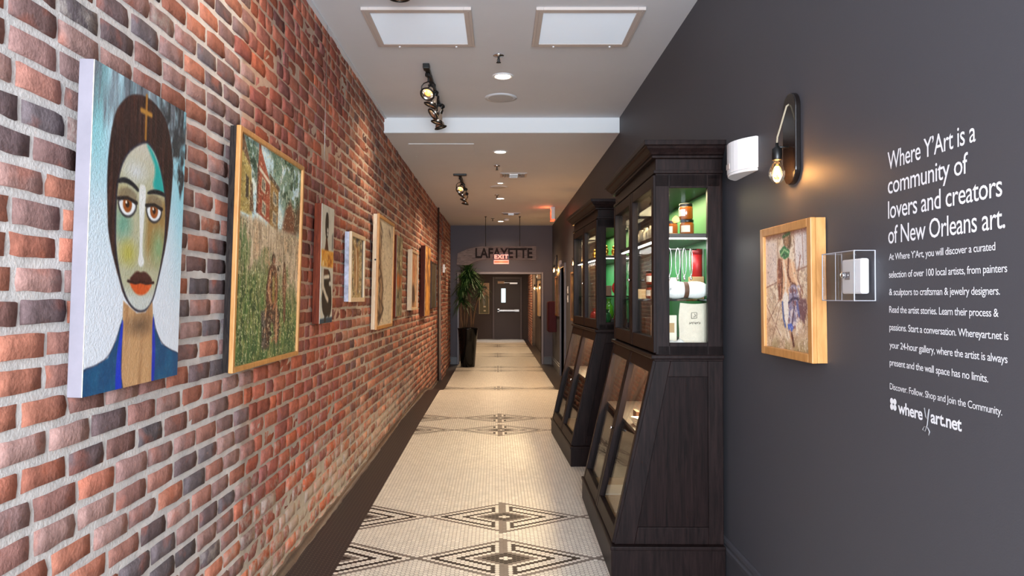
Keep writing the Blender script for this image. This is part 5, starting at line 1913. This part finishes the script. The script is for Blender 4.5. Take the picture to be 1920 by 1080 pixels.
# track lights: each head is a yoke, a black ring, a reflector and its glowing lamp
def head_parts(t, y, yaw, tilt, lit, drop=0.095, sc=1.0):
    """parts of one lamp head of a track, at y along the track"""
    R = Matrix.Translation((0, y, -0.035)) @ Matrix.Rotation(yaw, 4, 'Z')
    MB().box((-0.016, -0.030, -0.012), (0.016, 0.030, 0.012), 0, R).lathe([(0.007, -0.045), (0.007, -0.010)], 10, 0, R).build('adapter', m_black, t, bevel=0.003)
    r = 0.050 * sc
    yk = [(-r - 0.006, 0, -0.045 - drop * 0.85), (-r - 0.006, 0, -0.075), (-r * 0.75, 0, -0.055), (0, 0, -0.045), (r * 0.75, 0, -0.055), (r + 0.006, 0, -0.075), (r + 0.006, 0, -0.045 - drop * 0.85)]
    MB().tube(yk, 0.0045, 8, 0, R).build('yoke', m_black, t)
    Hm = R @ Matrix.Translation((0, 0, -0.045 - drop * 0.85)) @ Matrix.Rotation(tilt, 4, 'X')
    # lamp opening faces local -z of Hm
    rf = MB().lathe([(0.016, 0.062), (0.022, 0.050), (r * 0.80, 0.005), (r * 0.98, -0.030), (r * 0.93, -0.030), (r * 0.74, 0.003), (0.018, 0.040), (0.0005, 0.042)], 24, 0, Hm, caps=False)
    ro = rf.build('reflector', m_reflector, t)
    if lit:
        MB().lathe([(0.0005, 0.0385), (0.017, 0.037), (0.020, 0.030), (0.012, 0.012), (0.0005, 0.008)], 16, 0, Hm, caps=False).build('lamp_glow', m_halogen, ro)
    MB().tube([(r * 1.02 * math.cos(a), r * 1.02 * math.sin(a), -0.030) for a in [2 * PI * k / 28 for k in range(28)]], 0.0065, 8, 0, Hm, closed=True).build('ring', m_black, t)
    MB().lathe([(0.018, 0.052), (0.021, 0.056), (0.021, 0.092), (0.012, 0.098)], 16, 0, Hm).tube([(-r - 0.008, 0, 0), (-r * 0.8, 0, 0.0)], 0.006, 8, 0, Hm).tube([(r + 0.008, 0, 0), (r * 0.8, 0, 0.0)], 0.006, 8, 0, Hm).build('socket', m_black, t)
    return Hm


def track(label, x, y0, y1, z, heads, canopy=None):
    t = thing('track_light', label, 'track light', (x, 0, z), group='black track lights on the ceiling')
    MB().box((-0.018, y0, -0.024), (0.018, y1, 0.001)).build('track_rail', m_black, t, bevel=0.003)
    if canopy:
        MB().box((-0.085, y0 - 0.03, -0.022), (0.085, y0 + 0.03, 0.001)).build('canopy', m_black, t, bevel=0.004)
    else:
        MB().box((-0.024, y0 - 0.02, -0.036), (0.024, y0 + 0.05, 0.001)).build('end_feed', m_black, t, bevel=0.004)
    for y, yaw, tilt, lit, power in heads:
        Hm = head_parts(t, y, yaw, tilt, lit)
        if power:
            d = (Hm.to_3x3() @ Vector((0, 0, -1))).normalized()
            p = Hm @ Vector((0, 0, -0.034))
            q = d.to_track_quat('-Z', 'Y').to_euler()
            lamp('track_spot', 'SPOT', p, power * 0.22, (1.0, 0.76, 0.52), q, 0.04, spot=math.radians(95), blend=1.0, parent=t)
    return t


# yaw turns the yoke; tilt>0 turns the lamp face towards +y rotated by yaw
track('black track light nearest, over the first vent', -0.515, 2.2, 3.62, ZC1, [(2.5, PI / 2, 0.75, True, 60), (3.02, PI / 2, 0.7, True, 60), (3.54, 0.1, 0.1, True, 0)])
track('black track light with four heads before the pale beam', -0.545, 5.12, 6.35, ZC1, [(5.28, PI * 0.90, 0.75, True, 40), (5.55, PI / 2, 0.40, True, 60), (5.85, PI * 0.62, 0.85, True, 60), (6.10, PI / 2, 0.30, True, 45), (6.27, PI / 2 + 0.3, -0.3, False, 0)])
track('black track light hanging from the low ceiling beyond the beam', -0.515, 8.90, 10.4, ZC2, [(9.05, PI * 0.93, 0.85, True, 40), (9.55, PI / 2, 0.6, True, 60), (10.0, PI / 2, 0.5, True, 50), (10.35, PI / 2, 0.2, False, 0)], canopy=True)

# exit box by the ceiling, edge on to us
t = thing('exit_sign', 'thin white lit exit box under the ceiling by the dark wall', 'sign', (0.915, 12.2, ZC2))
MB().box((-0.030, -0.14, -0.235), (0.030, 0.14, -0.03)).build('housing', m_white, t, bevel=0.005)
MB().box((-0.04, -0.05, -0.032), (0.04, 0.05, 0.001)).build('mount', m_white, t)
mm = MB()
for sx in (-1, 1):
    v_, f_ = text_shape('EXIT', 1.05, 0.02)
    a_, b_ = v_[:, 0].min(), v_[:, 0].max()
    mm.add([(sx * 0.0308, sx * ((p[0] - a_) / (b_ - a_) * 0.22 - 0.11), -0.19 + p[1] / 0.70 * 0.12) for p in v_], f_)
mm.build('exit_letters', m_redglow, t)
MB().box((-0.031, -0.141, -0.236), (0.031, 0.141, -0.222)).build('red_lens', m_redglow, t)
lamp('exit_glow', 'POINT', (-0.10, 0, -0.10), 1.2, (1, 0.16, 0.05), size=0.05, parent=t)

# ------------------------------------------------------------------ hanging street board
t = thing('street_board', 'weathered wooden board lettered LAFAYETTE hanging from the ceiling', 'sign', (0, 13.6, 0))
pts = [(0.70, 2.127), (0.70, 2.388), (-0.33, 2.388), (-0.48, 2.372), (-0.66, 2.325), (-0.83, 2.252), (-0.85, 2.03), (-0.62, 2.02), (-0.50, 2.085), (-0.38, 2.118), (-0.25, 2.127)]
MB().prism(pts, 'y', -0.022, 0.022).build('board', m_weather, t, bevel=0.004)
m = MB()
text_into(m, 'LAFAYETTE', -0.485, 0.625, 2.165, 0.185, -0.0235, 1.02, 0.028)
v_, f_ = None, None
m.build('lettering', m_carved, t)
for x in (-0.285, 0.38):
    MB().tube([(x, 0, 2.386), (x, 0, ZC2 + 0.001)], 0.006, 8).build('hanging_rod', m_black, t)
    MB().lathe([(0.022, ZC2 - 0.012), (0.022, ZC2)], 14, 0, Matrix.Translation((x, 0, 0))).build('rod_cap', m_black, t)

t = thing('exit_sign', 'red glowing exit sign hanging in front of the lettered board', 'sign', (0.02, 13.50, 2.04))
MB().box((-0.145, -0.02, 0.0), (0.145, 0.02, 0.075)).build('housing', m_exitface, t, bevel=0.004)
MB().box((-0.135, -0.0212, 0.022), (0.135, -0.0202, 0.055)).build('red_stripe', m_redglow, t)
MB().box((-0.15, -0.004, 0.075), (0.15, 0.0, 0.20)).build('acrylic_panel', m_acrylic, t)
m = MB()
text_into(m, 'EXIT', -0.135, 0.135, 0.105, 0.075, -0.0055, 1.1, 0.03)
m.build('exit_letters', m_exitface, t)
MB().box((-0.15, 0.015, 0.04), (-0.135, 0.077, 0.055)).box((0.135, 0.015, 0.04), (0.15, 0.077, 0.055)).box((-0.15, 0.070, 0.04), (-0.135, 0.0775, 0.13)).box((0.135, 0.070, 0.04), (0.15, 0.0775, 0.13)).build('bracket', m_black, t)
lamp('exit_glow', 'POINT', (0, -0.06, 0.04), 0.6, (1, 0.25, 0.12), size=0.05, parent=t)

# ------------------------------------------------------------------ plant in a tall pot
PX, PY = -0.685, 14.75
t = thing('plant_pot', 'tall tapered glossy black planter by the opening', 'pot', (PX, PY, -0.07))
MB().lathe([(0.001, 0.0), (0.135, 0.0), (0.150, 0.01), (0.205, 0.78), (0.216, 0.80), (0.216, 0.818), (0.195, 0.818), (0.190, 0.76), (0.001, 0.76)], 4 * 9, caps=False).build('pot_body', m_gloss, t)
MB().lathe([(0.001, 0.775), (0.191, 0.770)], 24, caps=False).build('soil', m_soil, t)
t = thing('dragon_tree', 'tall potted plant with bare canes and spiky green tufts', 'plant', (PX, PY, 0.70))
r_ = np.random.default_rng(5)


def tuft(center, L, n, name='foliage', down=0.5):
    m = MB()
    k = 0
    tries = 0
    while k < n and tries < n * 4:
        tries += 1
        a = r_.random() * 2 * PI
        el = r_.uniform(-0.5, 1.35)
        ln = L * r_.uniform(0.7, 1.1)
        wd = 0.015 * r_.uniform(0.8, 1.2)
        p = Vector(center) + Vector((0, 0, r_.uniform(-0.10, 0.05)))
        d = Vector((math.cos(a) * math.cos(el), math.sin(a) * math.cos(el), math.sin(el)))
        side = d.cross(Vector((0, 0, 1)))
        if side.length < 0.1:
            side = Vector((1, 0, 0))
        side.normalize()
        e_ = Vector((PX, PY, 0)) + p + d * ln * 1.05
        if e_.x < XL + 0.045 or e_.y > YE - 0.03:
            continue
        k += 1
        vs, fs = [], []
        ns = 6
        for i in range(ns + 1):
            s = i / ns
            q = p + d * ln * s + Vector((0, 0, -1)) * down * ln * s * s * math.cos(el)
            ww = wd * (1 - s) ** 0.6 * (0.5 + 0.5 * min(1, s * 6))
            up = Vector((0, 0, -0.25 * ww))
            vs += [tuple(q - side * ww), tuple(q + up), tuple(q + side * ww)]
        for i in range(ns):
            b0 = i * 3
            fs += [(b0, b0 + 1, b0 + 4, b0 + 3), (b0 + 1, b0 + 2, b0 + 5, b0 + 4)]
        m.add(vs, fs, 0, True)
    return m


for (bx, by), (tx_, ty_, tz_), L, n in (((-0.02, 0.03), (0.0, 0.0, 1.24), 0.40, 190), ((0.05, -0.02), (0.06, -0.02, 1.08), 0.38, 140), ((0.09, 0.04), (0.27, -0.05, 0.86), 0.28, 110), ((-0.10, -0.03), (-0.15, -0.06, 0.66), 0.40, 130), ((-0.05, 0.06), (-0.10, 0.02, 0.98), 0.40, 150)):
    c = [(bx + (tx_ - bx) * s + 0.02 * math.sin(4 * s + bx * 30), by + (ty_ - by) * s, 0.068 + (tz_ - 0.068) * s) for s in [i / 8 for i in range(9)]]
    MB().tube(c, [0.022 - 0.007 * s / 8 for s in range(9)], 10).build('cane', m_cane, t)
    tuft((tx_, ty_, tz_), L, n).build('foliage', m_leaf, t)


# ------------------------------------------------------------------ right wall: lettering, sconces, devices
t = thing('wall_lettering', 'white lettering of a welcome text and web address on the dark grey wall', 'lettering', (XR, 0, 0), (0, 0, RIGHT))
# local x = -Y: it starts at Y=2.0485
FX = 1310 * XR


def yl(px):
    return -FX / (px - 938)


def zl(py, px=1667.0):
    return 1.40 - (py - 557) * (FX / (px - 938)) / 1310


m = MB()
for s, px1, py, cap in (('Where Y’Art is a', 1833, 318, 0.052), ('community of', 1818, 363.5, 0.052), ('lovers and creators', 1882, 410, 0.052), ('of New Orleans art.', 1887, 457, 0.052)):
    m = MB()
    text_into(m, s, yl(1667), yl(px1), zl(py), cap, -0.0012, 0.94, 0.004)
    m.build('heading_line', m_letter, t)
m = MB()
for s, px1, py in (('At Where Y’Art, you will discover a curated', 1868, 488), ('selection of over 100 local artists, from painters', 1890, 521), ('& sculptors to craftsman & jewelry designers.', 1876, 553.5), ('Read the artist stories. Learn their process &', 1873, 586),
                   ('passions. Start a conversation. Whereyart.net is', 1891, 618.8), ('your 24-hour gallery, where the artist is always', 1889, 652), ('present and the wall space has no limits.', 1852.5, 684.5)):
    m = MB()
    text_into(m, s, yl(1668), yl(px1), zl(py), 0.0195, -0.0012, 0.92, 0.004)
    m.build('text_line', m_letter, t)
m = MB()
text_into(m, 'Discover. Follow. Shop and Join the Community.', yl(1668), yl(1878), zl(729), 0.0185, -0.0012, 0.92, 0.0)
m.build('text_line', m_letter, t)
m = MB()
zz = zl(769)
text_into(m, 'where', yl(1683), yl(1729), zz, 0.033, -0.0012, 0.94, 0.022)
m.build('web_address', m_letter, t)
m = MB()
text_into(m, 'art.net', yl(1744), yl(1802), zz, 0.033, -0.0012, 0.94, 0.022)
m.build('web_address', m_letter, t)
m = MB()
x0, x1 = yl(1668), yl(1680.5)
cw = (x1 - x0)
for ix in (0, 1):
    for iz in (0, 1):
        cx_, cz_ = x0 + cw * (0.27 + 0.46 * ix), zz + 0.004 + 0.0085 + 0.0165 * iz
        m.add([(cx_ + cw * 0.25 * math.cos(a), -0.0012, cz_ + 0.0092 * math.sin(a)) for a in [2 * PI * k / 16 for k in range(16)]], [tuple(range(16))])
m.build('clover_mark', m_letter, t)
m = MB()
ya, yb = yl(1730.5), yl(1743)
k_ = (yb - ya)
m.tube([(ya, -0.0012, zz + 0.030), (ya + k_ * 0.15, -0.0012, zz + 0.034), (ya + k_ * 0.32, -0.0012, zz + 0.012), (ya + k_ * 0.52, -0.0012, zz + 0.006), (ya + k_ * 0.85, -0.0012, zz + 0.034)], 0.0014, 5)
m.tube([(ya + k_ * 0.85, -0.0012, zz + 0.034), (ya + k_ * 0.55, -0.0012, zz - 0.010), (ya + k_ * 0.25, -0.0012, zz - 0.028), (ya - k_ * 0.15, -0.0012, zz - 0.026), (ya + k_ * 0.1, -0.0012, zz - 0.016), (ya + k_ * 0.6, -0.0012, zz - 0.016), (ya + k_ * 0.9, -0.0012, zz - 0.026), (ya + k_ * 0.75, -0.0012, zz - 0.036)], 0.0014, 5)
m.build('script_letter', m_greyletter, t)


def sconce(label, wallx, y, z, power, group='bare bulb sconces', sc=1.0):
    """z = middle of the bulb"""
    t = thing('wall_sconce', label, 'wall lamp', (wallx, y, z), (0, 0, RIGHT), group)
    pts = []
    hw = 0.060
    for k in range(17):
        a = PI * k / 16
        pts.append((hw * math.cos(a), 0.245 + hw * math.sin(a)))
    for k in range(17):
        a = PI + PI * k / 16
        pts.append((hw * math.cos(a), 0.010 + hw * math.sin(a)))
    MB().prism(pts, 'y', -0.022, 0.0).build('back_plate', m_glossbrown, t, bevel=0.004)
    MB().tube([(0, -0.02, 0.096), (0, -0.068, 0.096)], 0.0045, 8).build('arm', m_black, t)
    MB().lathe([(0.018, 0.045), (0.0195, 0.048), (0.0195, 0.088), (0.012, 0.094), (0.006, 0.098), (0.006, 0.112)], 20, 0, Matrix.Translation((0, -0.068, 0))).build('socket', m_black, t)
    MB().tube([(0, -0.068, 0.110), (0.0, -0.066, 0.135), (0.0, -0.055, 0.17), (0.0, -0.042, 0.215), (0.0, -0.030, 0.255), (0.0, -0.020, 0.262)], 0.0035, 8).build('cord', m_cord, t)
    b = MB().lathe([(0.0005, -0.047), (0.010, -0.045), (0.022, -0.035), (0.030, -0.015), (0.030, 0.002), (0.022, 0.022), (0.014, 0.036), (0.012, 0.047)], 24, 0, Matrix.Translation((0, -0.068, 0)), caps=False).build('bulb', m_bulbglass, t)
    f = MB()
    for k in range(6):
        a = 2 * PI * k / 6
        a2 = 2 * PI * (k + 0.5) / 6
        f.tube([(0.004 * math.cos(a), -0.068 + 0.004 * math.sin(a), 0.020), (0.013 * math.cos(a), -0.068 + 0.013 * math.sin(a), -0.018), (0.004 * math.cos(a2), -0.068 + 0.004 * math.sin(a2), 0.020)], 0.0022, 5)
    f.build('filament', m_filament, b)
    lamp('bulb_light', 'POINT', (0, -0.068, -0.005), power, AMBER, size=0.022, parent=t)
    return t


sconce('bare bulb sconce on a black oval plate beside the welcome lettering', XR, 2.70, 1.885, 2.2)
sconce('bare bulb sconce on the dark wall just past the far cabinet', XR, 10.2, 1.89, 14)
sconce('bare bulb sconce on the dark wall near the hanging board', XR, 13.95, 1.94, 12)
sconce('bare bulb sconce in the room beyond, nearer the opening', BXR, 17.6, 1.64, 5)
sconce('bare bulb sconce in the room beyond, nearer the exit door', BXR, 20.2, 1.66, 8)

# bow fronted white sounder
t = thing('wall_sounder', 'white bow fronted box high on the wall between cabinet and sconce', 'alarm', (XR, 3.22, 1.96), (0, 0, RIGHT))
pts = [(-0.145, 0.0), (-0.145, -0.012)]
for k in range(13):
    a = k / 12
    pts.append((-0.145 + 0.29 * a, -0.012 - 0.072 * math.sin(PI * a) ** 0.7))
pts += [(0.145, -0.012), (0.145, 0.0)]
MB().prism(pts, 'z', 0.012, 0.152, smooth=False).build('housing', m_white, t, bevel=0.003)
MB().prism([(x * 0.97, y * 0.97) for x, y in pts], 'z', 0.0, 0.012).build('base', m_white, t, bevel=0.003)
MB().box((-0.03, -0.0862, 0.03), (0.01, -0.0840, 0.055)).build('grey_tag', m_vent, t)

# clear box with a thermostat inside
t = thing('guard_box', 'clear plastic guard box with a keyhole on the dark grey wall', 'guard box', (XR, 2.225, 1.388), (0, 0, RIGHT))
gm = MB()
gm.box((-0.105, -0.066, 0), (0.105, -0.062, 0.155)).box((-0.105, -0.062, 0), (-0.101, 0, 0.155)).box((0.101, -0.062, 0), (0.105, 0, 0.155)).box((-0.101, -0.062, 0), (0.101, 0, 0.004)).box((-0.101, -0.062, 0.151), (0.101, 0, 0.155))
gm.build('cover', m_acrylic, t, bevel=0.0015)
fe = MB()
for xx in (-0.105, 0.103):
    fe.box((xx - 0.0005, -0.0668, 0), (xx + 0.0025, -0.0640, 0.155)).box((xx, -0.003, 0), (xx + 0.002, 0, 0.155))
for z_ in (0.0, 0.153):
    fe.box((-0.105, -0.0668, z_ - 0.0005), (0.105, -0.0645, z_ + 0.0022))
    for xx in (-0.105, 0.103):
        fe.box((xx, -0.064, z_), (xx + 0.002, -0.003, z_ + 0.002))
fe.box((-0.012, -0.0672, 0), (-0.0105, -0.0662, 0.155))
fe.build('frosted_edges', m_frost, t)
MB().lathe([(0.0005, 0.006), (0.008, 0.006), (0.009, 0.004), (0.010, -0.004)], 18, 0, Matrix.Translation((0.04, -0.067, 0.080)) @ Matrix.Rotation(PI / 2, 4, 'X')).build('lock', m_chrome, t)
t = thing('thermostat', 'white thermostat inside the clear guard box', 'thermostat', (XR, 2.205, 1.410), (0, 0, RIGHT))
MB().box((-0.062, -0.032, 0), (0.062, -0.0065, 0.110)).build('housing', m_white, t, bevel=0.006)
MB().box((-0.040, -0.0332, 0.045), (-0.008, -0.0321, 0.070)).build('display', M('grey_display', (120, 116, 122), 0.3), t)

# small fittings far down the hall
t = thing('alarm_strobe', 'small white strobe on the brick pier past the paintings', 'alarm', (XL + 0.078, 12.62, 1.84), (0, 0, LEFT))
MB().box((-0.045, -0.035, 0), (0.045, 0.005, 0.15)).build('housing', m_white, t, bevel=0.006)
MB().box((-0.02, -0.055, 0.06), (0.02, -0.035, 0.10)).build('lens', M('strobe_lens', (226, 220, 214), 0.15), t, bevel=0.006)
w = MB().tube([(XL + 0.025, 12.25, -0.06), (XL + 0.025, 12.25, ZC2 + 0.002)], 0.016, 10)
tag(w.build('conduit_pipe', m_brown), 'thin brown pipe running up the brick wall before the pier', 'pipe')
t = thing('fire_cabinet', 'dark red cabinet on the right wall near the opening', 'cabinet', (XR, 14.35, 0.69), (0, 0, RIGHT))
MB().box((-0.20, -0.16, 0), (0.20, 0.0, 0.62)).build('housing', m_fire, t, bevel=0.006)
MB().box((-0.185, -0.172, 0.015), (0.185, -0.160, 0.605)).build('door', m_fire, t, bevel=0.004)
t = thing('emergency_light', 'pale square box high on the wall beside the far hall sconce', 'emergency light', (XR, 13.0, 1.95), (0, 0, RIGHT))
MB().box((-0.07, -0.045, 0), (0.07, 0.0, 0.13)).build('housing', m_vent, t, bevel=0.006)
MB().lathe([(0.0005, 0.006), (0.03, 0.004), (0.032, -0.002)], 18, 0, Matrix.Translation((0, -0.046, 0.07)) @ Matrix.Rotation(PI / 2, 4, 'X')).build('lens', m_white, t)
G = 'white switch plates beside the right wall door'
sw = thing('switch_plate', 'upper white switch plate by the door in the dark wall', 'switch', (XR, 11.75, 1.46), (0, 0, RIGHT), G)
MB().box((-0.04, -0.008, 0), (0.04, 0.0, 0.12)).build('plate', m_white, sw, bevel=0.003)
MB().box((-0.012, -0.013, 0.04), (0.012, -0.008, 0.08)).build('rocker', m_white, sw, bevel=0.002)
dup(sw, 'lower white switch plate by the door in the dark wall', (XR, 11.75, 1.31), group=G)
t = thing('door_plaque', 'narrow pale plaque beside the door in the dark wall', 'sign', (XR, 13.32, 1.27), (0, 0, RIGHT))
MB().box((-0.05, -0.012, 0), (0.05, 0.0, 0.22)).build('plate', m_plate, t, bevel=0.003)
MB().box((-0.035, -0.0128, 0.05), (0.035, -0.0121, 0.17)).build('face', m_paper, t)
t = thing('emergency_light', 'grey emergency light box high up in the room beyond the opening', 'emergency light', (BXR, 18.2, 1.88), (0, 0, RIGHT))
MB().box((-0.12, -0.10, 0), (0.12, 0.0, 0.13)).build('housing', m_vent, t, bevel=0.008)
MB().lathe([(0.0005, 0.006), (0.03, 0.004), (0.034, -0.03)], 18, 0, Matrix.Translation((0.05, -0.11, 0.03)) @ Matrix.Rotation(PI / 2, 4, 'X')).build('lamp_head', m_alu, t)
